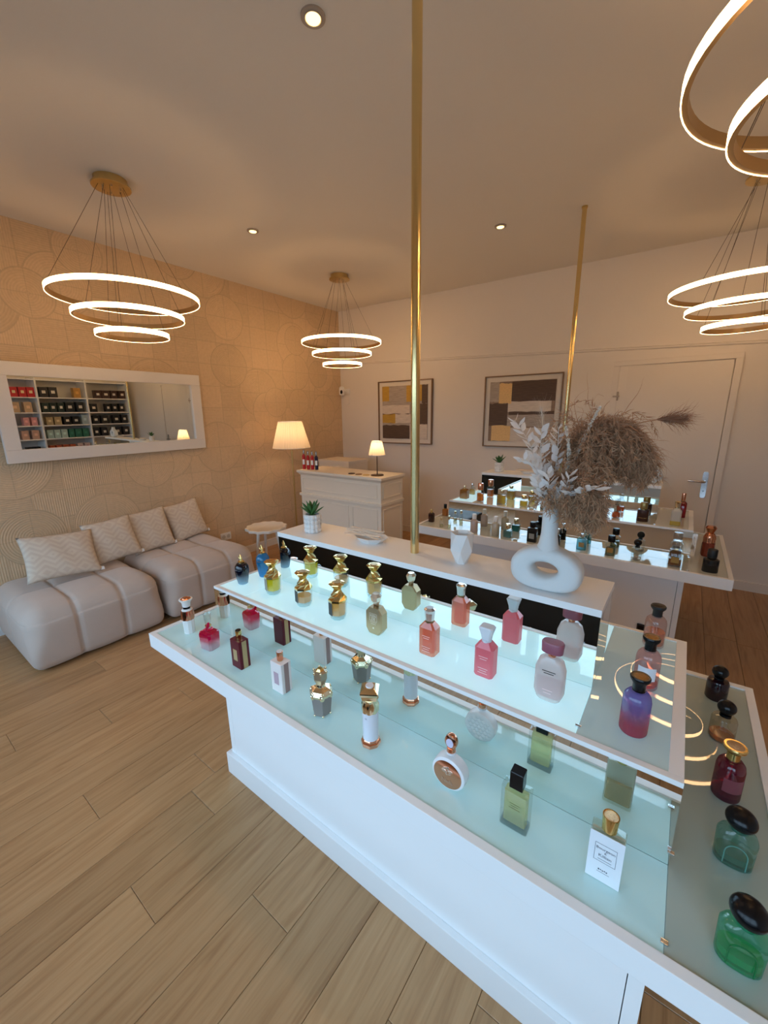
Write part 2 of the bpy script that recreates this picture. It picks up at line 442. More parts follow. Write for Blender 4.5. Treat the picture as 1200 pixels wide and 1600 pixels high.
tubeo('door_handle', [(hx, -0.02, hz), (hx, -0.055, hz), (hx - 0.01, -0.062, hz), (hx - 0.12, -0.06, hz + 0.004)], 0.009, SILVER, dr)
lathe('keyhole', [(0.005, -0.001), (0.005, 0.001)], BLACK, dr, 10, loc=(hx, -0.024, hz - 0.085), rot=(PI / 2, 0, 0))
HG = pbr('hinge_dull', (0.45, 0.38, 0.32), 0.5, 0.3)
tubeo('hinge', [(-hw - 0.003, -0.018, dzt - 0.30), (-hw - 0.003, -0.018, dzt - 0.22)], 0.008, HG, dr)
tubeo('hinge', [(-hw - 0.003, -0.018, 0.30), (-hw - 0.003, -0.018, 0.38)], 0.008, SILVER, dr)
boxo('door_latch', -hw - 0.04, -hw + 0.015, -0.03, -0.02, dzt - 0.27, dzt - 0.255, HG, dr)

# ------------------------------------------------------------------ display islands
DY = 2.119; DX = 0.022
def frosted(name, col, e, es):
    return pbr(name, col, 0.012, emis=e, estr=es, spec=0.6)
G1 = frosted('mint_frosted_glass', (0.46, 0.64, 0.62), (0.50, 0.86, 1.0), 0.13)
G1E = frosted('mint_frosted_glass_end', (0.40, 0.47, 0.42), (0.6, 0.9, 1.0), 0.0)
GLIT = frosted('backlit_frosted_glass', (0.50, 0.68, 0.70), (0.52, 0.87, 1.0), 0.56)
GDIM = frosted('backlit_frosted_glass_dim', (0.46, 0.58, 0.57), (0.50, 0.86, 1.0), 0.10)
GOFF = frosted('mirrored_glass_shelf', (0.55, 0.56, 0.48), (0.6, 0.9, 1.0), 0.0)
MIRR = pbr('mirror_silver', (0.88, 0.92, 0.90), 0.0, 1.0)
T1 = (-1.763, 0.287, 0.655, 1.669, 0.640)
T2 = (-1.551, 0.084, 0.856, 1.472, 0.841)
T3 = (-1.361, -0.116, 1.068, 1.278, 1.062)
def mirror_panel(root, x0, x1, y0, y1, z0, z1):
    bm = bmesh.new(); box(bm, x0, x1, y0, y1, z0, z1); bmesh.ops.recalc_face_normals(bm, faces=bm.faces)
    big = max(f.calc_area() for f in bm.faces)
    for f in bm.faces: f.material_index = 0 if f.calc_area() > big * 0.9 else 1
    return finish(bm, 'mirror_panel', None, root, mats=[MIRR, EDGE])
def island(loc, label, lit):
    R = thing('display_island', label, 'display stand', loc)
    bx0, bx1, by0, by1 = -1.441, 0.079, 0.79, 1.535
    # base
    boxo('base_panel', bx0 + 0.03, bx1 - 0.032, by0, by0 + 0.02, 0.0, 0.58, WHITE, R)
    boxo('base_panel', bx0 + 0.03, bx1 - 0.032, by1 - 0.02, by1, 0.0, 0.58, WHITE, R)
    boxo('side_panel', bx0, bx0 + 0.03, by0 - 0.001, by1, 0.0, 0.58, WHITE, R, 0.001)
    boxo('side_panel', bx1 - 0.030, bx1, by0 - 0.001, by1, 0.0, 0.58, WHITE, R, 0.001)
    boxo('plinth', bx0 - 0.017, bx1 - 0.001, by0 - 0.02, by0, 0.0, 0.104, WHITE, R, 0.003)
    boxo('plinth', bx0 - 0.017, bx0, by0, by1 + 0.02, 0.0, 0.104, WHITE, R, 0.003)
    # lower tray
    x0, x1, y0, y1, z = T1
    b = 0.022
    boxo('tray_board', x0 + b, x1 - b, y0 + b, y1 - b, 0.576, 0.60, WHITE, R)
    boxo('frame_rail', x0, x1, y0, y0 + b, 0.576, z, WHITE, R, 0.0015)
    boxo('frame_rail', x0, x1, y1 - b, y1, 0.576, z, WHITE, R, 0.0015)
    boxo('frame_rail', x0, x0 + b, y0 + b, y1 - b, 0.576, z, WHITE, R, 0.0015)
    boxo('frame_rail', x1 - b, x1, y0 + b, y1 - b, 0.576, z, WHITE, R, 0.0015)
    g = 0.0006
    zg0, zg1 = 0.60, z - 0.006
    ga, gb = (G1, G1E) if lit else (GOFF, GOFF)
    boxo('glass_panel', T2[0] + g, T2[1] - g, y0 + b, T2[2] - 0.001, zg0, zg1, ga, R)
    boxo('glass_panel', T2[0] + g, T2[1] - g, T2[3] + 0.001, y1 - b, zg0, zg1, ga, R)
    boxo('glass_panel', x0 + b, T2[0] - g, y0 + b, y1 - b, zg0, zg1, ga, R)
    boxo('glass_panel', T2[1] + g, x1 - b, y0 + b, y1 - b, zg0, zg1, gb, R)
    # mirrored riser and upper tray
    t = 0.006
    def riser(T, za, zb):
        mirror_panel(R, T[0], T[1], T[2], T[2] + t, za, zb)
        mirror_panel(R, T[0], T[1], T[3] - t, T[3], za, zb)
        mirror_panel(R, T[0], T[0] + t, T[2] + t, T[3] - t, za, zb)
        mirror_panel(R, T[1] - t, T[1], T[2] + t, T[3] - t, za, zb)
    riser(T2, zg1, T2[4] - 0.012)
    x0, x1, y0, y1, z = T2
    b = 0.016; bs = 0.026
    zf = z - 0.012
    e = 0.0005
    boxo('frame_rail', x0, x1, y0 - e, y0 + b, zf, z, WHITE, R, 0.001)
    boxo('frame_rail', x0, x1, y1 - b, y1 + e, zf, z, WHITE, R, 0.001)
    boxo('frame_rail', x0, x0 + b, y0 + b, y1 - b, zf, z, WHITE, R, 0.001)
    boxo('frame_rail', x1 - bs, x1, y0 + b, y1 - b, zf, z, WHITE, R, 0.001)
    ga, gb = (GLIT, GDIM) if lit else (GOFF, GOFF)
    z0g, z1g = z - 0.012, z - 0.003
    boxo('glass_panel', T3[0] + g, T3[1] - g, y0 + b, T3[2] - 0.001, z0g, z1g, ga, R)
    boxo('glass_panel', T3[0] + g, T3[1] - g, T3[3] + 0.001, y1 - b, z0g, z1g, ga, R)
    boxo('glass_panel', x0 + b, T3[0] - g, y0 + b, y1 - b, z0g, z1g, ga if lit else GLIT, R)
    boxo('glass_panel', T3[1] + g, x1 - bs, y0 + b, y1 - b, z0g, z1g, gb, R)
    riser(T3, z1g, T3[4] - 0.02)
    boxo('top_board', T3[0] - 0.002, T3[1] + 0.002, T3[2] - 0.003, T3[3] + 0.003, T3[4] - 0.02, T3[4], WHITE, R, 0.0015)
    # little metal clips at the glass seams
    for (cx, cy, cz) in ((T2[1], 0.70, 0.634), (T3[1], 0.90, 0.838), (T2[1], 0.852, 0.67)):
        boxo('glass_clip', cx - 0.006, cx + 0.006, cy - 0.004, cy + 0.004, cz, cz + 0.004, SILVER, R, 0.001)
    return R
I1 = island((0, 0, 0), 'white tiered display island with backlit glass tiers, standing beside the sofa', True)
I2 = island((DX, DY, 0), 'white tiered display island with unlit mirrored shelves, standing in front of the door', False)
so = thing('floor_socket', 'small black socket box on the base of the far display island', 'socket', tuple(ony(1001, 980, DY + 0.788)))
boxo('socket_body', -0.022, 0.022, -0.012, 0.0, -0.024, 0.024, MBLACK, so, 0.003)
boxo('socket_face', -0.014, 0.014, -0.014, -0.012, -0.014, 0.014, BLACK, so, 0.0005)
# brass rods from the islands to the ceiling
ROD = []
for i, (lb, loc) in enumerate((('polished brass ceiling rod rising from the backlit display island', onz(646, 864, 1.062)), ('polished brass ceiling rod rising from the far display island', onz(881.5, 741, 1.062)))):
    loc.y = 1.173 + (DY if i else 0)
    r = thing('brass_rod', lb, 'rod', (loc.x, loc.y, 1.062))
    lathe('rod', [(0.0150, 0.0), (0.0150, ZC - 1.062)], pbr('polished_brass', (0.76, 0.58, 0.27), 0.2, 1.0), r, 24)
    lathe('ceiling_collar', [(0.019, ZC - 1.062 - 0.012), (0.019, ZC - 1.062)], BRASS, r, 24)

# ------------------------------------------------------------------ chandeliers and downlights
DIFF = emit('warm_led_diffuser', WARM, RING_E)
RINGM = pbr('ring_gold_brown', (0.50, 0.34, 0.17), 0.35, 0.9)
WIREM = pbr('wire_dark', (0.10, 0.07, 0.045), 0.5)
def ring_mesh(R, w, h, name, m, parent, z):
    bm = bmesh.new(); k = 72
    loops = [[bm.verts.new((r * math.cos(2 * PI * i / k), r * math.sin(2 * PI * i / k), zz)) for i in range(k)] for r, zz in ((R, 0), (R, h), (R - w, h), (R - w, 0))]
    for a, b in zip(loops, loops[1:] + loops[:1]):
        for i in range(k): bm.faces.new((a[i], a[(i + 1) % k], b[(i + 1) % k], b[i]))
    return finish(bm, name, m, parent, smooth=40, loc=(0, 0, z))
def chandelier(loc, label, rot):
    T = thing('ring_chandelier', label, 'chandelier', (loc[0], loc[1], ZC), rot, 'three-ring chandeliers')
    cp = lathe('canopy', [(0.092, -0.045), (0.10, -0.043), (0.10, -0.034), (0.085, -0.032), (0.085, 0.0)], BRASS, T, 40)
    for i in range(6):
        a = i * PI / 3 + 0.3
        lathe('wire_grip', [(0.004, -0.053), (0.004, -0.045)], SILVER, cp, 8, loc=(0.05 * math.cos(a), 0.05 * math.sin(a), 0))
    for q, (R, dz) in enumerate(((0.40, -0.630), (0.30, -0.738), (0.20, -0.842))):
        rg = ring_mesh(R - 0.0025, 0.012, 0.028, 'ring', RINGM, T, dz + 0.001)
        ring_mesh(R, 0.0025, 0.027, 'diffuser', DIFF, rg, -0.001)
        for i in range(3):
            a = i * 2 * PI / 3 + 0.5 * q
            ca = a + 0.15
            tubeo('wire', [((0.045 + 0.012 * (2 - q)) * math.cos(ca), (0.045 + 0.012 * (2 - q)) * math.sin(ca), -0.045), ((R - 0.012) * math.cos(a), (R - 0.012) * math.sin(a), dz + 0.028)], 0.0012, WIREM, T, 5)
    return T
chandelier((-2.846, 1.25), 'three-ring gold chandelier hanging in front of the framed wall mirror', 0.4)
chandelier((-2.945, 3.285), 'three-ring gold chandelier hanging over the reception desk', 1.1)
chandelier((0.285, 1.36), 'three-ring gold chandelier hanging over the backlit display island', 0.2)
chandelier((0.18, 3.468), 'three-ring gold chandelier hanging in front of the door', 2.0)
for q, lb in (((489, 25), 'recessed ceiling downlight over the backlit display island'), ((395, 360), 'recessed ceiling downlight between the two chandeliers on the sofa side'), ((782, 353), 'recessed ceiling downlight over the far display island')):
    p = onz(q[0], q[1], ZC)
    T = thing('downlight', lb, 'downlight', (p.x, p.y, ZC))
    rm = ring_mesh(0.042, 0.014, 0.006, 'trim_ring', pbr('downlight_trim', (0.42, 0.35, 0.29), 0.5), T, -0.006)
    ring_mesh(0.030, 0.002, 0.014, 'reflector', pbr('downlight_trim', (0.42, 0.35, 0.29), 0.5), T, -0.009)
    bm = bmesh.new(); uvs(bm, (0, 0, 0), 0.026, 16, 8, (1, 1, 0.25)); finish(bm, 'lamp_lens', emit('downlight_lens', (1.0, 0.66, 0.26), 3.5), T, smooth=60, loc=(0, 0, -0.008))
    ld = bpy.data.lights.new('downlight_spot', 'SPOT'); ld.energy = 14; ld.color = (1.0, 0.72, 0.45); ld.spot_size = 1.5; ld.spot_blend = 0.8; ld.shadow_soft_size = 0.03
    lo = bpy.data.objects.new('downlight_spot', ld); COL.objects.link(lo); lo.location = (0, 0, -0.03); lo.parent = T

# ------------------------------------------------------------------ sofa and cushions
SOFA = pbr('taupe_velvet', (0.53, 0.435, 0.375), 0.85, noise=0.10, nscale=5, bump=0.25, bscale=240, sheen=0.35)
def sofa(loc, label, sx, sy, sz, rz, cols, rows_, z0=0.02):
    T = thing('sofa_module', label, 'sofa', loc, rz, 'pouf sofa modules')
    bm = bmesh.new()
    hx, hy, hz = sx / 2, sy / 2, (sz - z0) / 2
    n = 64
    def nrm(t): return t
    fv = {}
    def vert(a, b, c):
        key = (a, b, c)
        if key in fv: return fv[key]
        p = Vector(((2 * a / n - 1) * hx, (2 * b / n - 1) * hy, (2 * c / n - 1) * hz))
        tt = max(0.0, min(1.0, (c / n - 0.2) / 0.5)); r = 0.05 + 0.065 * tt * tt * (3 - 2 * tt)
        q = Vector((max(-hx + r, min(hx - r, p.x)), max(-hy + r, min(hy - r, p.y)), max(-hz + r, min(hz - r, p.z))))
        d = p - q
        nn = d.normalized() if d.length > 1e-9 else Vector((0, 0, 1))
        s = q + nn * r
        top = max(0.0, nn.z)
        # tufting seams
        u, v = s.x / hx, s.y / hy
        g = 0.0
        for i in range(1, cols):
            yy = -hy + sy * i / cols
            if nn.z > -0.5 and abs(nn.y) < 0.8: g = max(g, math.exp(-((s.y - yy) / 0.009) ** 2))
        for i in range(1, rows_):
            xx = -hx + sx * i / rows_
            if nn.z > -0.5 and abs(nn.x) < 0.8: g = max(g, math.exp(-((s.x - xx) / 0.009) ** 2))
        cy = ((s.y + hy) / sy * cols) % 1.0; cx = ((s.x + hx) / sx * rows_) % 1.0
        bul = (4 * cy * (1 - cy)) ** 0.5 * (4 * cx * (1 - cx)) ** 0.5 if nn.z > 0.3 else (4 * cy * (1 - cy)) ** 0.5 * (0.6 if abs(nn.x) > 0.5 else 0.3)
        s = s + nn * (0.020 * bul - 0.014 * g)
        if s.z < -hz * 0.55: s.x *= 1 - 0.02 * ((-s.z / hz - 0.55) / 0.45); s.y *= 1 - 0.02 * ((-s.z / hz - 0.55) / 0.45)
        fv[key] = bm.verts.new(s)
        return fv[key]
    R = range(n)
    for i in R:
        for j in R:
            for c in (0, n):
                bm.faces.new((vert(i, j, c), vert(i + 1, j, c), vert(i + 1, j + 1, c), vert(i, j + 1, c)))
                bm.faces.new((vert(i, c, j), vert(i + 1, c, j), vert(i + 1, c, j + 1), vert(i, c, j + 1)))
                bm.faces.new((vert(c, i, j), vert(c, i + 1, j), vert(c, i + 1, j + 1), vert(c, i, j + 1)))
    finish(bm, 'upholstery', SOFA, T, smooth=180, loc=(0, 0, z0 + hz))
    for a in (-1, 1):
        for b in (-1, 1):
            lathe('foot', [(0.022, 0), (0.026, z0 + 0.03)], MBLACK, T, 12, loc=(a * (hx - 0.12), b * (hy - 0.12), 0))
    return T
sofa((-3.44, 0.865, 0), 'taupe velvet tufted sofa module with plain floor at its open end', 0.84, 0.80, 0.405, 0.0, 3, 2)
sofa((-3.43, 1.695, 0), 'taupe velvet tufted sofa module next to the round stool', 0.84, 0.80, 0.405, 0.0, 3, 2)

def zigzag():
    m, nt, out = mat('zigzag_weave')
    p = N(nt, 'ShaderNodeBsdfPrincipled'); p.inputs['Roughness'].default_value = 0.9
    tc = N(nt, 'ShaderNodeTexCoord'); sp = N(nt, 'ShaderNodeSeparateXYZ'); L(nt, tc.outputs['Object'], sp.inputs[0])
    def M(op, a, b=None):
        n = N(nt, 'ShaderNodeMath', operation=op)
        for i, q in enumerate((a, b)):
            if q is None: continue
            if isinstance(q, (int, float)): n.inputs[i].default_value = q
            else: L(nt, q, n.inputs[i])
        return n.outputs[0]
    tri = M('PINGPONG', sp.outputs['X'], 0.055)
    par = M('PINGPONG', M('ADD', sp.outputs['Y'], 0.36), 0.12)
    s = M('FRACT', M('MULTIPLY', M('ADD', par, M('MULTIPLY', tri, 0.75)), 26.0))
    on = M('GREATER_THAN', s, 0.5)
    mx = N(nt, 'ShaderNodeMix', data_type='RGBA'); mx.inputs['A'].default_value = (0.64, 0.53, 0.43, 1); mx.inputs['B'].default_value = (0.70, 0.60, 0.49, 1)
    L(nt, on, mx.inputs['Factor']); L(nt, mx.outputs['Result'], p.inputs['Base Color'])
    nz = N(nt, 'ShaderNodeTexNoise'); nz.inputs['Scale'].default_value = 350; L(nt, tc.outputs['Object'], nz.inputs['Vector'])
    b = N(nt, 'ShaderNodeBump'); b.inputs['Strength'].default_value = 0.5; b.inputs['Distance'].default_value = 0.002
    L(nt, M('ADD', on, nz.outputs['Fac']), b.inputs['Height']); L(nt, b.outputs[0], p.inputs['Normal'])
    L(nt, p.outputs[0], out.inputs[0])
    return m
ZZ = zigzag()
def cushion(cx, cy, label, W, Hh, lean, yaw, roll, zc, px):
    T = thing('cushion', label, 'cushion', (cx, cy, zc), 0, 'zigzag cushions')
    bm = bmesh.new(); n = 22; hw_, hh = W / 2, Hh / 2
    rnd = random.Random(px)
    ph = rnd.uniform(0, 6)
    def pt(i, j, sgn):
        u, v = 2 * i / n - 1, 2 * j / n - 1
        th = 0.046 * (max(0, 1 - abs(u) ** 2.6) ** 0.55) * (max(0, 1 - abs(v) ** 2.6) ** 0.55)
        pin = 1 - 0.07 * (1 - abs(u) ** 2) * abs(v) ** 3
        pin2 = 1 - 0.07 * (1 - abs(v) ** 2) * abs(u) ** 3
        wr = 0.004 * math.sin(7 * u + 3 * v + ph) * (1 - u * u) * (1 - v * v)
        return (u * hw_ * pin2, v * hh * pin, sgn * (th + wr) )
    for sgn in (-1, 1):
        g = [[bm.verts.new(pt(i, j, sgn)) for j in range(n + 1)] for i in range(n + 1)]
        for i in range(n):
            for j in range(n): bm.faces.new((g[i][j], g[i + 1][j], g[i + 1][j + 1], g[i][j + 1]))
    bmesh.ops.remove_doubles(bm, verts=bm.verts, dist=0.0012)
    # local x = width (along room y), local y = up, local z = facing the room
    o = finish(bm, 'cover', ZZ, T, smooth=180)
    M = Matrix.Rotation(yaw, 4, 'Z') @ Matrix.Rotation(lean, 4, 'Y') @ Matrix.Rotation(roll, 4, 'X') @ Matrix(((0, 0, 1, 0), (1, 0, 0, 0), (0, 1, 0, 0), (0, 0, 0, 1)))
    o.matrix_local = M
    sm = bmesh.new(); box(sm, hw_ - 0.015, hw_ + 0.012, -hh + 0.005, -hh + 0.03, -0.001, 0.001)
    tg = finish(sm, 'care_tag', WPLAST, o)
    return T
CUS = ((96, 867, 'zigzag cushion lying crooked at the open end of the sofa', 0.44, 0.34, -0.55, 0.05, -0.10, 11),
       (176, 843, 'zigzag cushion standing next to the crooked cushion', 0.36, 0.34, -0.35, 0.05, 0.05, 12),
       (234, 828, 'zigzag cushion standing third from the open end of the sofa', 0.36, 0.36, -0.30, 0.05, 0.05, 13),
       (291, 812, 'zigzag cushion standing nearest the round stool', 0.36, 0.36, -0.30, 0.10, 0.10, 14))
for ci, (qx, qy, lb, W, Hh, le, yw, ro, sd) in enumerate(CUS):
    p = onx(qx, qy, -3.49 - 0.085 * ci)
    cushion(p.x, p.y, lb, W, Hh, le, yw, ro, p.z, sd)

# ------------------------------------------------------------------ framed mirror on the left wall
MA = 0.058
mfr = thing('wall_mirror', 'wide mirror in a broad white frame hanging over the sofa', 'mirror', (-3.858, 1.475, 1.585), MA)
MB = 0.022
mfr.rotation_euler = (0, MB, MA)
mw, mh, fb = 0.765, 0.345, 0.092
FRAME = pbr('white_embossed_frame', (0.80, 0.76, 0.72), 0.4, bump=0.12, bscale=160)
for nm, a, b, c, d in (('frame_rail', -mw, mw, mh - fb, mh), ('frame_rail', -mw, mw, -mh, -mh + fb), ('frame_stile', -mw, -mw + fb, -mh + fb, mh - fb), ('frame_stile', mw - fb, mw, -mh + fb, mh - fb)):
    boxo(nm, -0.005, 0.03, a, b, c, d, FRAME, mfr, 0.004)
boxo('mirror_glass', 0.0, 0.012, -mw + fb - 0.004, mw - fb + 0.004, -mh + fb - 0.004, mh - fb + 0.004, MIRR, mfr)
boxo('hanging_cleat', -0.035, -0.006, -0.3, 0.3, 0.1, 0.16, MBLACK, mfr)

# ------------------------------------------------------------------ shelving on the right wall (seen in the mirror)
mn = (Matrix.Rotation(MA, 3, 'Z') @ Matrix.Rotation(MB, 3, 'Y')) @ Vector((1, 0, 0)); mo = Vector((-3.858, 1.475, 1.585)) + mn * 0.012
def mirror_hit(x, y, W):
    d = ray(x, y); t = (mo - CAM).dot(mn) / d.dot(mn); P = CAM + d * t
    d = d - 2 * d.dot(mn) * mn
    return P + d * ((W - P.x) / d.x)
SX = 1.20
def cz(X, Y): return mirror_hit(X / 5.4545, 560 + Y / 5.4545, SX)
ztop = cz(700, 195).z
zsh = [cz(700, Y).z for Y in (338, 458, 562, 670)]
zsh.append(zsh[-1] - (zsh[-2] - zsh[-1]) * 1.02)
yd = [cz(320, 330).y, cz(740, 330).y, cz(1088, 330).y]
ystart = yd[0] - (yd[1] - yd[0])
SH = thing('shelving_unit', 'white open shelving unit full of perfume boxes against the side wall', 'shelf', (SX, 0, 0))
sd = XR - SX - 0.01
for y in [ystart] + yd:
    boxo('upright', 0.0, sd, y - 0.012, y + 0.012, 0.0, ztop + 0.02, WHITE, SH)
zlow = zsh[-1]
levels = [ztop] + zsh
while zlow > 0.35:
    zlow -= 0.30; levels.append(zlow)
bays = list(zip([ystart] + yd[:-1], yd))
for z in levels:
    for a, b in bays:
        boxo('shelf_board', 0.002, sd, a + 0.0122, b - 0.0122, z - 0.018, z, WHITE, SH)
boxo('back_panel', sd - 0.006, sd, ystart, yd[-1], 0.05, ztop, pbr('shelf_back', (0.72, 0.70, 0.68), 0.6), SH)
BOXES = (
 (0, 'bright red perfume box on the upper shelf of the shelving unit', (0.55, 0.02, 0.03), 84, ((22, 85), (100, 165), (175, 240), (245, 312))),
 (0, 'black perfume box with a pale swirl on the upper shelf', (0.02, 0.02, 0.025), 88, ((350, 425), (430, 505))),
 (0, 'tan perfume box with a dark edge on the upper shelf', (0.50, 0.27, 0.07), 85, ((640, 702),)),
 (0, 'dark brown perfume box on the upper shelf', (0.05, 0.022, 0.018), 68, ((818, 876), (880, 950), (955, 1010), (1025, 1080))),
 (1, 'pale slim perfume box on the second shelf', (0.70, 0.62, 0.55), 90, ((56, 82),)),
 (1, 'beige perfume box on the second shelf', (0.58, 0.40, 0.25), 88, ((105, 185), (222, 292))),
 (1, 'dark green perfume box on the second shelf', (0.012, 0.03, 0.028), 80, ((375, 435), (440, 500), (510, 565))),
 (1, 'black perfume box with a white emblem on the second shelf', (0.012, 0.016, 0.02), 85, ((575, 650), (668, 735))),
 (1, 'black perfume box with a white diamond on the second shelf', (0.012, 0.012, 0.014), 70, ((785, 845), (915, 960), (970, 1018), (1030, 1075))),
 (2, 'pink tall perfume box on the third shelf', (0.62, 0.25, 0.28), 88, ((75, 142),)),
 (2, 'rose pink perfume box on the third shelf', (0.72, 0.34, 0.34), 70, ((215, 265), (285, 335))),
 (2, 'sand coloured perfume box on the third shelf', (0.45, 0.35, 0.20), 68, ((410, 470), (480, 540))),
 (2, 'black perfume box with a gold badge on the third shelf', (0.012, 0.012, 0.014), 68, ((560, 622), (635, 697))),
 (2, 'pale blue edged perfume box on the third shelf', (0.36, 0.47, 0.52), 80, ((715, 768),)),
 (2, 'matt black perfume box on the third shelf', (0.016, 0.014, 0.014), 70, ((805, 865), (880, 945), (980, 1040), (1055, 1102))),
 (3, 'red and white perfume box on the fourth shelf', (0.55, 0.22, 0.2), 80, ((110, 160),)),
 (3, 'rosy beige perfume box on the fourth shelf', (0.58, 0.36, 0.27), 76, ((200, 265), (290, 352))),
 (3, 'mint perfume box on the fourth shelf', (0.42, 0.58, 0.55), 72, ((420, 475), (480, 535), (540, 595))),
 (3, 'deep green perfume box on the fourth shelf', (0.03, 0.16, 0.11), 72, ((605, 652), (660, 717), (725, 777))),
 (3, 'charcoal perfume box on the fourth shelf', (0.02, 0.02, 0.024), 70, ((815, 870), (885, 940), (1000, 1050), (1070, 1120))),
 (4, 'grey perfume box on the fifth shelf', (0.45, 0.45, 0.45), 44, ((165, 226),)),
 (4, 'flat black perfume box on the fifth shelf', (0.015, 0.015, 0.018), 52, ((240, 300), (305, 362))),
 (4, 'orange red perfume box on the fifth shelf', (0.52, 0.12, 0.05), 52, ((440, 485), (495, 545), (555, 605), (615, 662))),
 (4, 'white perfume box with a red panel on the fifth shelf', (0.66, 0.5, 0.46), 56, ((680, 727), (740, 786))))
BASEY = (325, 455, 565, 675, 775)
for (row, lb, col, hpx, xs) in BOXES:
    m = pbr('carton ' + lb, col, 0.4)
    pc = (0.75, 0.70, 0.62) if sum(col) < 0.2 else ((0.85, 0.7, 0.4) if 'red perfume' in lb or 'orange' in lb else (0.5, 0.08, 0.08) if 'white' in lb else tuple(min(1, x * 1.5) for x in col))
    m2 = pbr('carton print ' + lb, pc, 0.4)
    for (a, b) in xs:
        p0, p1, pu = cz(a, BASEY[row]), cz(b, BASEY[row]), cz((a + b) / 2, BASEY[row] - hpx)
        wd = abs(p1.y - p0.y) * 0.96; hh = pu.z - cz((a + b) / 2, BASEY[row]).z
        y = (p0.y + p1.y) / 2
        if any(abs(y - q) < wd / 2 + 0.013 for q in yd): 
            q = min(yd, key=lambda q: abs(y - q)); y = q + (wd / 2 + 0.016) * (1 if y > q else -1)
        T = thing('perfume_box', lb, 'box', (SX + 0.04, y, zsh[row]), 0, 'boxes: ' + lb)
        boxo('carton', 0, 0.09, -wd / 2, wd / 2, 0, hh, m, T, 0.001)
        boxo('printed_panel', -0.0006, 0.0, -wd * 0.22, wd * 0.22, hh * 0.38, hh * 0.66, m2, T)

# ------------------------------------------------------------------ reception corner
DESKM = pbr('cream_desk_paint', (0.86, 0.76, 0.63), 0.5, noise=0.02, nscale=4)
ZD = 0.97
d0, d1, d2 = onz(595.8, 748, ZD), onz(632.5, 739.7, ZD), onz(465, 734, ZD)
ddx, ddy = d0.x - d2.x, d1.y - d0.y
DK = thing('reception_desk', 'cream panelled reception desk with moulded top', 'desk', (d2.x, d0.y, 0))
ov = 0.028
DK.scale = (1, 1, ZD)
def mould_frame(bm, x0, x1, z0, z1, y, t=0.006, wd=0.012, axis='x'):
    for a, b, c, d in ((x0, x1, z1 - wd, z1), (x0, x1, z0, z0 + wd), (x0, x0 + wd, z0 + wd, z1 - wd), (x1 - wd, x1, z0 + wd, z1 - wd)):
        if axis == 'x': box(bm, a, b, y - t, y, c, d, 0.002)
        else: box(bm, y, y + t, a, b, c, d, 0.002)
boxo('desk_body', ov, ddx - ov, ov, ddy, 0, 0.955, DESKM, DK, 0.002)
lofto('desk_top', [(0.95, [(ov - 0.004, ov - 0.004), (ddx - ov + 0.004, ov - 0.004), (ddx - ov + 0.004, ddy), (ov - 0.004, ddy)]), (0.965, [(0.012, 0.012), (ddx - 0.012, 0.012), (ddx - 0.012, ddy), (0.012, ddy)]), (0.978, [(0, 0), (ddx, 0), (ddx, ddy), (0, ddy)]), (1.0, [(0, 0), (ddx, 0), (ddx, ddy), (0, ddy)])], DESKM, DK, smooth=None)
boxo('waist_moulding', ov - 0.016, ddx - ov + 0.016, ov - 0.016, ddy, 0.715, 0.745, DESKM, DK, 0.006)
for (a, b, c, d) in ((0.06, ddx - 0.07, 0.785, 0.925), (0.07, ddx * 0.62, 0.12, 0.68), (ddx * 0.66, ddx - 0.07, 0.12, 0.68)):
    bm = bmesh.new(); mould_frame(bm, a, b, c, d, ov); finish(bm, 'panel_moulding', DESKM, DK)
for (c, d) in ((0.785, 0.925), (0.12, 0.68)):
    bm = bmesh.new(); mould_frame(bm, ov + 0.03, ddy - 0.03, c, d, ddx - ov, axis='y'); finish(bm, 'panel_moulding', DESKM, DK)
boxo('desk_plinth', ov - 0.01, ddx - ov + 0.01, ov - 0.01, ddy, 0, 0.07, DESKM, DK, 0.003)
# cabinet behind the desk
pc_ = onz(513, 729.5, 1.0)
CB = thing('back_cabinet', 'small cream cabinet standing between the reception desk and the wallpaper', 'cabinet', (-3.70, 3.62, 0))
boxo('cabinet_body', 0, 0.50, 0, 0.36, 0, 0.97, DESKM, CB, 0.002)
boxo('cabinet_top', -0.015, 0.515, -0.015, 0.36, 0.97, 1.0, DESKM, CB, 0.004)
boxo('cabinet_door', 0.02, 0.245, -0.016, -0.0005, 0.08, 0.93, DESKM, CB, 0.003)
boxo('cabinet_door', 0.255, 0.48, -0.016, -0.0005, 0.08, 0.93, DESKM, CB, 0.003)

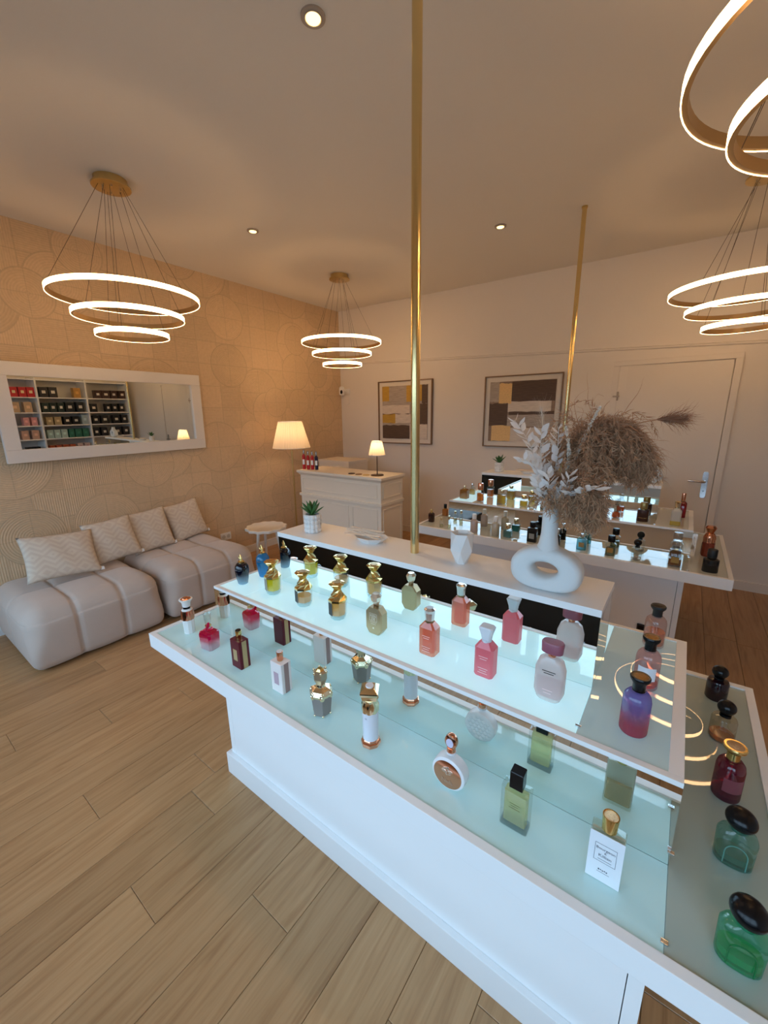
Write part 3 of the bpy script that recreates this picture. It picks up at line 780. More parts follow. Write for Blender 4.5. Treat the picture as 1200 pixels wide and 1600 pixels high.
SHADE = None
def shade_mat():
    m, nt, out = mat('pleated_fabric')
    d = N(nt, 'ShaderNodeBsdfDiffuse'); d.inputs[0].default_value = (0.90, 0.82, 0.70, 1)
    t = N(nt, 'ShaderNodeBsdfTranslucent'); t.inputs[0].default_value = (0.95, 0.80, 0.60, 1)
    mx = N(nt, 'ShaderNodeMixShader', i_0=0.55); L(nt, d.outputs[0], mx.inputs[1]); L(nt, t.outputs[0], mx.inputs[2]); L(nt, mx.outputs[0], out.inputs[0])
    return m
SHADE = shade_mat()
def lamp(name, label, loc, zs0, zs1, r0, r1, pole_r, base_r, base_h, bm_, energy, pleats):
    T = thing(name, label, 'lamp', loc)
    lathe('base', [(base_r, 0), (base_r, base_h * 0.7), (base_r * 0.94, base_h)], bm_, T, 40)
    lathe('pole', [(pole_r, base_h), (pole_r, zs1 - 0.03)], bm_, T, 12)
    k = pleats * 4
    bm = bmesh.new()
    secs = [(zs0, S_(r0, k, r0 * 0.02, pleats)), (zs0 + 0.006, S_(r0, k, r0 * 0.014, pleats)), (zs1, S_(r1, k, r1 * 0.02, pleats))]
    loft(bm, secs, caps=False)
    sh = finish(bm, 'lamp_shade', SHADE, T, smooth=80)
    ring_mesh(r0 + 0.001, 0.002, 0.006, 'shade_hem', WPLAST, sh, zs0 - 0.001)
    ring_mesh(r1 + 0.001, 0.002, 0.006, 'shade_hem', WPLAST, sh, zs1 - 0.003)
    for a in range(3):
        an = a * 2 * PI / 3
        tubeo('shade_spoke', [(0, 0, zs1 - 0.02), (r1 * math.cos(an), r1 * math.sin(an), zs1 - 0.002)], 0.0015, bm_, sh, 5)
    zb = zs0 + (zs1 - zs0) * 0.45
    b2 = bmesh.new(); uvs(b2, (0, 0, 0), 0.022, 14, 10, (1, 1, 1.3))
    finish(b2, 'bulb', emit('bulb_glow', (1.0, 0.68, 0.36), 8), T, smooth=80, loc=(0, 0, zb))
    ld = bpy.data.lights.new('bulb_light', 'POINT'); ld.energy = energy; ld.color = (1.0, 0.66, 0.36); ld.shadow_soft_size = 0.03
    lo = bpy.data.objects.new('bulb_light', ld); COL.objects.link(lo); lo.location = (0, 0, zb + 0.035); lo.parent = T
    return T
lp = onx(456, 705, -3.55)
lamp('floor_lamp', 'slim brass floor lamp with a pleated cream shade by the wallpaper', (-3.55, lp.y, 0), 1.19, 1.475, 0.205, 0.128, 0.010, 0.14, 0.025, BRASS, 3.6, 40)
tb = onz(591, 743.5, ZD); tb.y = d0.y + 0.10
tl = onz(589.5, 743, ZD)
lamp('table_lamp', 'small dark-stemmed table lamp with a pleated cream shade on the reception desk', (tl.x, tl.y, ZD), 0.195, 0.325, 0.078, 0.048, 0.0045, 0.062, 0.010, pbr('bronze_dark', (0.10, 0.06, 0.035), 0.35, 0.8), 1.0, 28)
for i, (qx, qy) in enumerate(((549.5, 740.3), (560.5, 741.5), (572, 742.7))):
    p = onz(qx, qy, ZD)
    o = lathe('coaster', [(0.032, 0), (0.034, 0.002), (0.034, 0.006), (0.031, 0.008), (0.018, 0.008), (0.016, 0.0065)], pbr('coaster_%d' % i, ((0.10, 0.06, 0.04), (0.30, 0.17, 0.08), (0.62, 0.42, 0.16))[i], 0.4, 0.3), None, 28, loc=p)
    tag(o, ('dark brown round coaster on the reception desk', 'chestnut round coaster in the middle of the row on the desk', 'golden round coaster next to the table lamp')[i], 'coaster')
def spray(loc, label, body, h, w):
    T = thing('mist_bottle', label, 'bottle', loc, 0.2)
    lathe('bottle_body', [(w * 0.92, 0), (w, 0.006), (w, h * 0.68), (w * 0.5, h * 0.74), (w * 0.5, h * 0.77)], body, T, 20)
    lathe('cap', [(w * 0.62, h * 0.77), (w * 0.62, h * 0.98), (w * 0.5, h)], glass('cap_clear', (0.85, 0.85, 0.86)), T, 16)
    lathe('spray_pump', [(w * 0.3, h * 0.77), (w * 0.3, h * 0.9), (w * 0.4, h * 0.9), (w * 0.4, h * 0.95)], SILVER, T, 12)
    bm = bmesh.new(); k = 10
    a0 = [(-1.9 + 1.4 * i / k) for i in range(k + 1)]
    lo_ = [bm.verts.new((math.cos(a) * (w + 0.0006), math.sin(a) * (w + 0.0006), h * 0.25)) for a in a0]
    hi_ = [bm.verts.new((math.cos(a) * (w + 0.0006), math.sin(a) * (w + 0.0006), h * 0.5)) for a in a0]
    for i in range(k): bm.faces.new((lo_[i], lo_[i + 1], hi_[i + 1], hi_[i]))
    finish(bm, 'paper_label', WPLAST, T)
REDM = pbr('red_mist', (0.50, 0.015, 0.025), 0.25)
for i, (qx, qy, lb, m, h) in enumerate(((472.5, 733.5, 'red mist bottle with pale label at the outer end of the reception desk', REDM, 0.215), (479, 734, 'red mist bottle in the middle of the group on the desk', REDM, 0.20), (485.5, 734, 'red mist bottle beside the navy bottle on the desk', REDM, 0.20), (492, 734.6, 'navy blue mist bottle on the reception desk', pbr('navy_mist', (0.02, 0.02, 0.06), 0.25), 0.20))):
    p = onz(qx, qy, ZD); spray((p.x, p.y + 0.03, ZD), lb, m, h, 0.018)

# stool
STM = pbr('white_stool', (0.78, 0.70, 0.60), 0.45)
ST = thing('round_stool', 'small white three-legged stool with a scalloped edge beside the sofa', 'stool', (-3.33, 2.47, 0))
k = 72
def scal(r): return S_(r, k, 0.009, 12)
lofto('stool_seat', [(0.418, scal(0.185)), (0.424, scal(0.198)), (0.446, scal(0.200)), (0.45, scal(0.196)), (0.45, scal(0.178)), (0.443, scal(0.168))], STM, ST, smooth=40)
for i in range(3):
    a = i * 2 * PI / 3 + 0.55
    tubeo('leg', [(0.10 * math.cos(a), 0.10 * math.sin(a), 0.42), (0.165 * math.cos(a), 0.165 * math.sin(a), 0.0)], 0.016, STM, ST, 12, 0.012)
# wall socket
p = onx(353, 838, XL(2.1) )
WS = thing('wall_socket', 'white double wall socket low on the wallpaper behind the sofa', 'socket', (XL(p.y), p.y, p.z))
boxo('socket_plate', 0, 0.012, -0.06, 0.06, -0.04, 0.04, WPLAST, WS, 0.003)
for s in (-1, 1): lathe('socket_cup', [(0.021, 0), (0.021, 0.0015), (0.017, 0.0015)], pbr('socket_grey', (0.6, 0.58, 0.55), 0.4), WS, 20, loc=(0.012, s * 0.029, 0), rot=(0, PI / 2, 0))
# security camera on the back wall
p = ony(531.5, 612, YB(-3.9))
SC = thing('security_camera', 'small white security camera with a black lens in the wall corner', 'camera', (-3.86, YB(-3.86), p.z))
boxo('wall_bracket', -0.02, 0.075, -0.02, 0.0, -0.03, 0.03, WPLAST, SC, 0.004)
tubeo('arm', [(0.03, -0.02, 0.0), (0.02, -0.07, 0.0)], 0.012, WPLAST, SC)
hd = lathe('camera_head', [(0.028, -0.055), (0.036, -0.045), (0.038, 0.02), (0.034, 0.045), (0.02, 0.058)], WPLAST, SC, 24, loc=(0.015, -0.105, 0.0))
bm = bmesh.new(); uvs(bm, (0, 0, 0), 0.022, 16, 10, (0.9, 0.5, 1.2)); finish(bm, 'lens', BLACK, hd, smooth=60, loc=(0.018, -0.030, -0.015))
tubeo('cable', [(0.06, -0.004, -0.03), (0.062, -0.004, -0.16), (0.02, -0.004, -0.175), (-0.01, -0.004, -0.175)], 0.003, WPLAST, SC, 6)

# pictures
def art_mat(name, seed):
    m, nt, out = mat(name)
    p = N(nt, 'ShaderNodeBsdfPrincipled'); p.inputs['Roughness'].default_value = 0.65
    return m, nt, out, p
def brushed(name, col, var=0.35, scale=(3, 1, 30)):
    if name in MATS: return MATS[name]
    m, nt, out = mat(name)
    p = N(nt, 'ShaderNodeBsdfPrincipled'); p.inputs['Roughness'].default_value = 0.6
    tc = N(nt, 'ShaderNodeTexCoord'); mp = N(nt, 'ShaderNodeMapping'); mp.inputs['Scale'].default_value = scale; L(nt, tc.outputs['Object'], mp.inputs[0])
    nz = N(nt, 'ShaderNodeTexNoise'); nz.inputs['Scale'].default_value = 4; nz.inputs['Detail'].default_value = 6; L(nt, mp.outputs[0], nz.inputs['Vector'])
    mx = N(nt, 'ShaderNodeMix', data_type='RGBA'); mx.inputs['A'].default_value = c4([x * (1 - var) for x in col]); mx.inputs['B'].default_value = c4([min(1, x * (1 + var)) for x in col])
    L(nt, nz.outputs['Fac'], mx.inputs['Factor']); L(nt, mx.outputs['Result'], p.inputs['Base Color'])
    b = N(nt, 'ShaderNodeBump'); b.inputs['Strength'].default_value = 0.3; b.inputs['Distance'].default_value = 0.002; L(nt, nz.outputs['Fac'], b.inputs['Height']); L(nt, b.outputs[0], p.inputs['Normal'])
    L(nt, p.outputs[0], out.inputs[0]); MATS[name] = m
    return m
DK1 = brushed('paint_dark_brown', (0.10, 0.06, 0.04), 0.5); GRY = brushed('paint_grey_wash', (0.42, 0.36, 0.31), 0.5); LGT = brushed('paint_pale_grey', (0.68, 0.60, 0.52), 0.3)
OCH = brushed('paint_ochre', (0.55, 0.33, 0.05), 0.3); GLF = brushed('paint_gold_leaf', (0.80, 0.54, 0.24), 0.25, (20, 1, 20)); MID = brushed('paint_taupe', (0.27, 0.19, 0.14), 0.6)
FRB = pbr('picture_frame_bronze', (0.22, 0.13, 0.07), 0.35, 0.5)
def picture(x0, x1, z0, z1, label, blocks, canvas, group):
    xc = (x0 + x1) / 2
    T = thing('framed_painting', label, 'painting', (xc, YB(xc), (z0 + z1) / 2))
    T.rotation_euler = (0, 0, math.atan(0.033))
    W, Hh = (x1 - x0) / 2, (z1 - z0) / 2
    fr = 0.012
    for a, b, c, d in ((-W, W, Hh - fr, Hh), (-W, W, -Hh, -Hh + fr), (-W, -W + fr, -Hh + fr, Hh - fr), (W - fr, W, -Hh + fr, Hh - fr)):
        boxo('frame_rail', a, b, -0.035, 0.0, c, d, FRB, T, 0.002)
    boxo('mount', -W + fr, W - fr, -0.016, -0.002, -Hh + fr, Hh - fr, pbr('picture_mount', (0.76, 0.70, 0.62), 0.6), T)
    m = 0.062
    cv = boxo('canvas', -W + m, W - m, -0.024, -0.016, -Hh + m, Hh - m, canvas, T)
    iw, ih = 2 * (W - m), 2 * (Hh - m)
    for i, (u0, u1, v0, v1, mm) in enumerate(blocks):   # u right, v down, 0..1
        bm = bmesh.new()
        xa, xb = -W + m + u0 * iw, -W + m + u1 * iw
        za, zb = Hh - m - v1 * ih, Hh - m - v0 * ih
        rr = random.Random(i * 13 + len(label)); kx = 7
        topv, botv, tv2, bv2 = [], [], [], []
        for j in range(kx + 1):
            x = xa + (xb - xa) * j / kx
            jt, jb = rr.uniform(-0.006, 0.006), rr.uniform(-0.006, 0.006)
            zt, zq = min(Hh - m, zb + jt), max(-Hh + m, za + jb)
            yy = -0.0245 - 0.0004 * (i % 4)
            topv.append(bm.verts.new((x, yy, zt))); botv.append(bm.verts.new((x, yy, zq)))
        for j in range(kx): bm.faces.new((botv[j], botv[j + 1], topv[j + 1], topv[j]))
        finish(bm, 'paint_patch', mm, cv)
    return T
pa, pb = ony(592.6, 597, YB(-3.3)), ony(674.7, 694.6, YB(-2.5))
picture(pa.x, pb.x + 0.01, pb.z, pa.z, 'framed abstract painting with ochre and brown blocks, above the table lamp',
        [(0.0, 0.16, 0.0, 0.28, OCH), (0.55, 0.88, 0.0, 0.30, OCH), (0.88, 1.0, 0.0, 0.34, DK1), (0.0, 0.62, 0.36, 0.52, LGT), (0.80, 1.0, 0.34, 0.72, DK1), (0.0, 0.32, 0.53, 0.70, OCH), (0.30, 0.8, 0.53, 0.70, LGT), (0.0, 0.62, 0.74, 1.0, DK1), (0.62, 1.0, 0.72, 1.0, LGT), (0.0, 0.6, 0.50, 0.535, DK1)], GRY, None)
pa, pb = ony(759.7, 589, YB(-1.84)), ony(872, 701, YB(-1.05))
picture(pa.x, pb.x, pb.z, pa.z, 'framed abstract painting with gold leaf squares, on the wall beside the door',
        [(0.0, 0.15, 0.0, 0.33, GRY), (0.15, 0.35, 0.03, 0.36, GLF), (0.35, 1.0, 0.0, 0.33, DK1), (0.0, 0.30, 0.36, 0.73, DK1), (0.30, 0.95, 0.33, 0.50, LGT), (0.32, 1.0, 0.50, 0.55, DK1), (0.30, 1.0, 0.55, 0.75, GRY), (0.05, 0.36, 0.73, 1.0, GLF), (0.36, 1.0, 0.76, 1.0, LGT), (0.0, 0.05, 0.73, 1.0, MID)], MID, None)

# ------------------------------------------------------------------ things on the top boards
POT = pbr('white_ceramic', (0.82, 0.80, 0.77), 0.4, bump=0.05, bscale=150)
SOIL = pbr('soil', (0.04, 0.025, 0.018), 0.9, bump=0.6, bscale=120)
LEAFG = pbr('succulent_leaf', (0.05, 0.15, 0.035), 0.4, noise=0.35, nscale=30)
def succulent(loc, label, rz):
    T = thing('potted_succulent', label, 'plant', loc, rz)
    r, h = 0.032, 0.078
    pot = lathe('pot', [(r * 0.9, 0), (r, 0.004), (r, h), (r * 0.86, h), (r * 0.86, h - 0.012)], POT, T, 32)
    bm = bmesh.new(); uvs(bm, (0, 0, 0), 0.0098, 12, 8, (0.55, 1, 1)); me = bpy.data.meshes.new('bubble')
    for f in bm.faces: f.smooth = True
    bm.to_mesh(me); bm.free(); me.materials.append(POT)
    for q in range(4):
        for i in range(12):
            a = 2 * PI * (i + 0.5 * (q % 2) * 0) / 12
            place(me, 'bubble', pot, (r * math.cos(a), r * math.sin(a), 0.0105 + q * 0.0188), (0, 0, a))
    lathe('soil', [(r * 0.87, h - 0.012), (r * 0.6, h - 0.006), (0.004, h - 0.005)], SOIL, T, 20)
    bm = bmesh.new()
    for (t, wd) in ((0.0, 0.35), (0.25, 0.75), (0.55, 1.0), (0.85, 0.6), (1.0, 0.06)): pass
    rings = []
    for (t, wd) in ((0.0, 0.4), (0.25, 0.72), (0.55, 1.0), (0.85, 0.62), (1.0, 0.05)):
        rings.append((t * 0.062, [(wd * 0.0085 * math.cos(x), wd * 0.0035 * math.sin(x) + 0.010 * t * t) for x in [2 * PI * i / 8 for i in range(8)]]))
    loft(bm, rings); bmesh.ops.recalc_face_normals(bm, faces=bm.faces)
    lm = bpy.data.meshes.new('leaf'); bm.to_mesh(lm); bm.free(); lm.materials.append(LEAFG)
    for p_ in lm.polygons: p_.use_smooth = True
    for i in range(12):
        a = i * 2.39996; tl_ = 0.10 + 0.065 * i
        o = place(lm, 'leaf', T, (0.004 * math.cos(a), 0.004 * math.sin(a), h - 0.008), (0, 0, 0))
        o.rotation_mode = 'XYZ'; o.rotation_euler = (-tl_, 0, a); s = 1.05 + 0.3 * ((i * 7) % 5) / 5; o.scale = (s, s, s * 0.98)
    return T
ps = onz(488, 831, 1.062)
succulent((ps.x, 1.155, 1.062), 'potted succulent in a white bubble pot on the backlit display island', 0.3)
succulent((-1.235, 1.173 + DY, 1.062), 'potted succulent in a white bubble pot on the far display island', 0.9)
# trays of paper blotters
PAPERM = pbr('blotter_paper', (0.80, 0.66, 0.52), 0.7)
def tray(loc, label, rz):
    T = thing('blotter_tray', label, 'tray', loc, rz)
    bm = bmesh.new()
    lo_ = [(0.045 * math.cos(a), 0.032 * math.sin(a)) for a in [2 * PI * i / 8 + 0.2 for i in range(8)]]
    hi_ = [(0.075 * math.cos(a), 0.052 * math.sin(a)) for a in [2 * PI * i / 8 + 0.2 for i in range(8)]]
    hi2 = [(0.071 * math.cos(a), 0.048 * math.sin(a)) for a in [2 * PI * i / 8 + 0.2 for i in range(8)]]
    lo2 = [(0.043 * math.cos(a), 0.030 * math.sin(a)) for a in [2 * PI * i / 8 + 0.2 for i in range(8)]]
    loft(bm, [(0, lo_), (0.022, hi_), (0.022, hi2), (0.004, lo2)])
    finish(bm, 'dish', POT, T)
    return T
def blotters(loc, rz, n, lab, grp):
    bm = bmesh.new(); box(bm, -0.075, 0.075, -0.0038, 0.0038, -0.0005, 0.0005)
    me = bpy.data.meshes.new('blotter_strip'); bmesh.ops.recalc_face_normals(bm, faces=bm.faces); bm.to_mesh(me); bm.free(); me.materials.append(PAPERM)
    rr = random.Random(5)
    for i in range(n):
        o = place(me, 'blotter_strip', None, (loc[0] - 0.030 + rr.uniform(-0.008, 0.008), loc[1] + (i / n - 0.5) * 0.036, loc[2] + 0.026 + 0.0012 * i), (rr.uniform(-0.5, 0.5), 0.04 + rr.uniform(-0.08, 0.06), rz + rr.uniform(-0.30, 0.30)))
        tag(o, lab, 'paper strip', grp)
pt_ = onz(580, 846, 1.062)
tray((pt_.x, 1.185, 1.062), 'white faceted dish of paper strips next to the brass rod', 0.15)
blotters((pt_.x, 1.185, 1.062), 0.12, 14, 'white paper strip in the dish next to the brass rod', 'paper strips in the near dish')
tray((-0.985, 1.173 + DY, 1.062), 'pale dish of paper strips on the far display island', 0.1)
blotters((-0.985, 1.173 + DY, 1.062), 0.1, 6, 'pale paper strip in the dish on the far display island', 'paper strips in the far dish')
# faceted geometric vase
pg = onz(731, 872, 1.062)
GV = thing('faceted_vase', 'white faceted geometric vase beside the brass rod', 'vase', (pg.x, 1.175, 1.062), 0.35)
bm = bmesh.new()
def hexa(r, z, ph): return [bm.verts.new((r * math.cos(2 * PI * (i + ph) / 6), r * math.sin(2 * PI * (i + ph) / 6), z)) for i in range(6)]
A, Bq, Cq, Dq = hexa(0.020, 0, 0), hexa(0.040, 0.048, 0.5), hexa(0.037, 0.104, 0.0), hexa(0.033, 0.104, 0.0)
Eq = hexa(0.028, 0.085, 0.0)
for i in range(6):
    j = (i + 1) % 6
    bm.faces.new((A[i], A[j], Bq[i])); bm.faces.new((Bq[i], A[j], Bq[j]))
    bm.faces.new((Bq[i], Bq[j], Cq[j])); bm.faces.new((Bq[i], Cq[j], Cq[i]))
    bm.faces.new((Cq[i], Cq[j], Dq[j], Dq[i])); bm.faces.new((Dq[i], Dq[j], Eq[j], Eq[i]))
bm.faces.new(A); bm.faces.new(Eq)
finish(bm, 'vase_body', POT, GV)
bm = bmesh.new(); loft(bm, [(0.0855, E_(0.024, 0.024, 2, 12)), (0.0865, E_(0.024, 0.024, 2, 12))]); finish(bm, 'opening_shade', SOIL, GV)  # dark disc painted as the shade inside the vase mouth, no soil there
# ring vase
MATW = pbr('matte_white_vase', (0.72, 0.74, 0.73), 0.65, bump=0.1, bscale=180)
def ring_vase(loc, label, rz, neck):
    T = thing('ring_vase', label, 'vase', loc, rz)
    bm = bmesh.new(); ku, kv = 56, 20
    ax, az, zc = 0.096, 0.064, 0.062     # outer outline
    hx_, hz_ = 0.034, 0.021
    grid = []
    for i in range(ku):
        a = 2 * PI * i / ku
        ca, sa = math.cos(a), math.sin(a)
        row = []
        for j in range(kv):
            b = 2 * PI * j / kv
            cb, sb = math.cos(b), math.sin(b)
            t = 0.5 + 0.5 * math.copysign(abs(cb) ** 0.62, cb)
            yy = 0.034 * math.copysign(abs(sb) ** 0.62, sb)
            e_ = 1.0 if sa >= 0 else 1.0 - 0.32 * t
            x = (hx_ + (ax - hx_) * t) * math.copysign(abs(ca) ** e_, ca)
            z = zc + (hz_ + ((az if sa >= 0 else zc) - hz_) * t) * math.copysign(abs(sa) ** e_, sa)
            row.append(bm.verts.new((x, yy, max(z, 0.0))))
        grid.append(row)
    for i in range(ku):
        for j in range(kv):
            bm.faces.new((grid[i][j], grid[(i + 1) % ku][j], grid[(i + 1) % ku][(j + 1) % kv], grid[i][(j + 1) % kv]))
    finish(bm, 'ring_body', MATW, T, smooth=60)
    lathe('neck', [(0.036, 0.108), (0.026, 0.132), (0.0215, 0.16), (0.0205, neck), (0.0165, neck), (0.0165, neck - 0.02)], MATW, T, 24)
    return T
VX, VY = -0.270, 1.125
ring_vase((VX, VY, 1.062), 'white ring-shaped vase full of dried stems on the backlit display island', 0.0, 0.275)
ring_vase((-0.19, 1.165 + DY, 1.062), 'white ring-shaped vase on the far display island', 0.15, 0.16)

# ------------------------------------------------------------------ dried stems in the vase
MZ = 1.062 + 0.262      # inside the neck
m_, nt_, out_m = mat('bleached_leaf')
d_ = N(nt_, 'ShaderNodeBsdfDiffuse'); d_.inputs[0].default_value = (0.92, 0.90, 0.88, 1)
t_ = N(nt_, 'ShaderNodeBsdfTranslucent'); t_.inputs[0].default_value = (0.92, 0.88, 0.84, 1)
x_ = N(nt_, 'ShaderNodeMixShader', i_0=0.35); L(nt_, d_.outputs[0], x_.inputs[1]); L(nt_, t_.outputs[0], x_.inputs[2]); L(nt_, x_.outputs[0], out_m.inputs[0])
WLEAF = m_
WSTEM = pbr('bleached_stem', (0.76, 0.70, 0.64), 0.7)
PAMP = pbr('pampas_brown', (0.48, 0.28, 0.16), 0.9, noise=0.35, nscale=40)
PALE = pbr('pampas_pale', (0.74, 0.66, 0.55), 0.9)
def leaf_mesh():
    bm = bmesh.new()
    pr = ((0, 0.0006), (0.2, 0.0065), (0.5, 0.0100), (0.8, 0.006), (1.0, 0.0004))
    a = [[bm.verts.new((wd, 0.038 * t, 0.004 * t * t)), bm.verts.new((0, 0.038 * t, 0.004 * t * t - wd * 0.22)), bm.verts.new((-wd, 0.038 * t, 0.004 * t * t))] for t, wd in pr]
    for p_, q_ in zip(a, a[1:]):
        for j in range(2): bm.faces.new((p_[j], p_[j + 1], q_[j + 1], q_[j]))
    me = bpy.data.meshes.new('leaf'); bm.to_mesh(me); bm.free(); me.materials.append(WLEAF)
    for p_ in me.polygons: p_.use_smooth = True
    return me
LEAF = leaf_mesh()
def bez(pts, n):
    P = [Vector(p_) for p_ in pts]; out_ = []
    for i in range(n + 1):
        t = i / n; Q = P[:]
        while len(Q) > 1: Q = [a.lerp(b, t) for a, b in zip(Q, Q[1:])]
        out_.append(Q[0])
    return out_
BASE = Vector((VX, VY, 1.062))
def branch(label, pix, nl, seed, start=0.25):
    """leafy bleached branch through photo points at given depths"""
    rr = random.Random(seed)
    T = thing('leafy_branch', label, 'dried branch', (VX, VY, 1.20))
    o_ = Vector((VX, VY, 1.20))
    pts = [Vector((0, 0, 0)), Vector((rr.uniform(-.004, .004), rr.uniform(-.004, .004), 0.14))] + [ony(a, b, Yd) - o_ for a, b, Yd in pix]
    cv = bez(pts, 24)
    tubeo('stem', cv, 0.0016, WSTEM, T, 6, 0.0008)
    nl = int(nl * 1.9)
    for i in range(nl):
        t = start + (1 - start) * (i + 0.5) / nl
        k_ = min(int(t * 24), 23); p_ = cv[k_].lerp(cv[k_ + 1], t * 24 - k_); d = (cv[k_ + 1] - cv[k_]).normalized()
        sd_ = 1 if i % 2 else -1
        side = (RT * sd_ + fw * rr.uniform(-0.9, 0.9) + UP * rr.uniform(-0.2, 0.5)).normalized()
        dr_ = (d * 0.75 + side * 0.9).normalized()
        q = dr_.to_track_quat('Y', 'Z') @ Matrix.Rotation(rr.uniform(-1.0, 1.0), 3, 'Y').to_quaternion()
        lf = place(LEAF, 'leaf', T, p_); lf.rotation_mode = 'QUATERNION'; lf.rotation_quaternion = q
        s = rr.uniform(0.6, 0.95); lf.scale = (s, s, s)
    return T
branch('white leafy branch arching highest over the framed painting', [(840, 740, 1.15), (835, 690, 1.12), (803, 656, 1.10)], 15, 1)
branch('white leafy branch reaching out lowest towards the painting', [(850, 760, 1.12), (838, 715, 1.08), (811, 718, 1.06)], 12, 2)
branch('upright white leafy branch in the middle of the vase', [(848, 770, 1.13), (842, 720, 1.10), (846, 672, 1.10)], 14, 3)
branch('white leafy branch standing just beside the brass rod', [(862, 770, 1.13), (872, 720, 1.12), (873, 668, 1.12)], 14, 4)
branch('white leafy branch bending across the brown plume', [(868, 790, 1.08), (885, 765, 1.05), (932, 764, 1.04)], 13, 5, 0.35)
branch('short white leafy branch low at the mouth of the vase', [(850, 790, 1.10), (846, 770, 1.06), (838, 752, 1.05)], 12, 6)
branch('white leafy branch low in the middle, full of leaves', [(858, 792, 1.10), (860, 775, 1.06), (856, 740, 1.06)], 16, 7)
branch('short white leafy branch leaning towards the far vase', [(866, 790, 1.10), (882, 775, 1.06), (890, 742, 1.06)], 12, 8)
def strands(name, label, cat, spine, n, length, width, m, seed, droop, spread, stem_m, fluff=0.4, taper=0.4, start=0.25):
    rr = random.Random(seed)
    T = thing(name, label, cat, (VX, VY, 1.20))
    o_ = Vector((VX, VY, 1.20))
    pts = [Vector((0, 0, 0)), Vector((0, 0, 0.13))] + [ony(a, b, Yd) - o_ for a, b, Yd in spine]
    cv = bez(pts, 40)
    tubeo('stem', cv, 0.0022, stem_m, T, 6, 0.001)
    bm = bmesh.new()
    def hair(q, v, ln, wd, segs):
        last = None
        wv = v.cross(Vector((rr.gauss(0, 1), rr.gauss(0, 1), rr.gauss(0, 1)))).normalized() * wd
        for s in range(segs + 1):
            ww = wv * (1 - s / (segs + 0.3))
            cur = (bm.verts.new(q + ww), bm.verts.new(q - ww))
            if last: bm.faces.new((last[0], last[1], cur[1], cur[0]))
            last = cur
            v = (v + Vector((rr.gauss(0, .25), rr.gauss(0, .25), rr.gauss(0, .25) - droop * 0.5))).normalized()
            q = q + v * (ln / segs)
    for i in range(n):
        t = start + (1 - start) * rr.random()
        k_ = min(int(t * 40), 39); p_ = cv[k_].lerp(cv[k_ + 1], t * 40 - k_); d = (cv[k_ + 1] - cv[k_]).normalized()
        rnd = Vector((rr.gauss(0, 1), rr.gauss(0, 1), rr.gauss(0, 1))).normalized()
        v = (d * 0.7 + rnd * spread).normalized()
        env = math.sin(PI * min(1, (t - start) / (1 - start) * 0.85 + 0.15)) ** 0.5
        ln = length * rr.uniform(0.5, 1.0) * (taper + (1 - taper) * env)
        q = p_.copy(); segs = 9 if fluff > 0.2 else 6
        hair(q, v.copy(), ln, width, segs)
        for s in range(segs):
            if fluff > 0.2:
                for h_ in range(7):
                    hv = (v + Vector((rr.gauss(0, 1), rr.gauss(0, 1), rr.gauss(0, 1))).normalized() * 1.1).normalized()
                    hair(q + v * (ln / segs) * rr.random(), hv, fluff * 0.02 * rr.uniform(0.6, 1.3), width, 2)
            v = (v + Vector((rr.gauss(0, .16), rr.gauss(0, .16), rr.gauss(0, .16) - droop))).normalized()
            q = q + v * (ln / segs)
    me = bpy.data.meshes.new('plume'); bm.to_mesh(me); bm.free(); me.materials.append(m)
    o = place(me, 'plume', T); o['kind'] = 'stuff'
    return T
strands('pampas_plume', 'big brown pampas plume arching over towards the door', 'dried plume', [(880, 740, 1.16), (895, 655, 1.18), (940, 640, 1.20), (990, 648, 1.22), (1008, 715, 1.22)], 360, 0.18, 0.0013, PAMP, 21, 0.40, 0.75, PAMP, 1.0, start=0.36)
strands('pampas_plume', 'brown pampas plume hanging low over the ring vase', 'dried plume', [(872, 765, 1.12), (880, 728, 1.11), (915, 728, 1.10), (935, 765, 1.10), (925, 790, 1.10)], 330, 0.13, 0.0013, PAMP, 22, 0.40, 0.85, PAMP, 1.0, start=0.30)
strands('pampas_plume', 'thin reddish pampas tip curling at the end of the big plume', 'dried plume', [(890, 700, 1.20), (960, 650, 1.22), (1010, 665, 1.23), (1030, 650, 1.24), (1062, 655, 1.25)], 260, 0.075, 0.0011, pbr('pampas_rust', (0.36, 0.18, 0.10), 0.9), 23, 0.05, 0.30, PAMP, 0.1, start=0.80)
strands('feather_grass', 'faint pale feather grass in front of the gold leaf painting', 'dried grass', [(858, 760, 1.2), (850, 690, 1.22), (846, 640, 1.24)], 110, 0.10, 0.0004, PALE, 24, -0.06, 0.35, PALE, 0.1, start=0.55)
def spike(label, pix, seed, r0):
    rr = random.Random(seed)
    T = thing('seed_spike', label, 'dried stem', (VX, VY, 1.20)); o_ = Vector((VX, VY, 1.20))
    cv = bez([Vector((0, 0, 0)), Vector((0, 0, 0.13))] + [ony(a, b, Yd) - o_ for a, b, Yd in pix], 30)
    tubeo('stem', cv, 0.0016, WSTEM, T, 6, 0.0008)
    bm = bmesh.new()
    for i in range(240):
        t = 0.5 + 0.5 * i / 240
        k_ = min(int(t * 30), 29); p_ = cv[k_].lerp(cv[k_ + 1], t * 30 - k_)
        rad = r0 * (1 - 0.7 * (t - 0.5) / 0.5)
        off = Vector((rr.gauss(0, 1), rr.gauss(0, 1), rr.gauss(0, 1))).normalized() * rad * rr.uniform(0.4, 1)
        bmesh.ops.create_icosphere(bm, subdivisions=1, radius=rr.uniform(0.0018, 0.0032), matrix=Matrix.Translation(p_ + off))
    finish(bm, 'seed_head', pbr('bleached_seed', (0.78, 0.71, 0.60), 0.85), T)['kind'] = 'stuff'
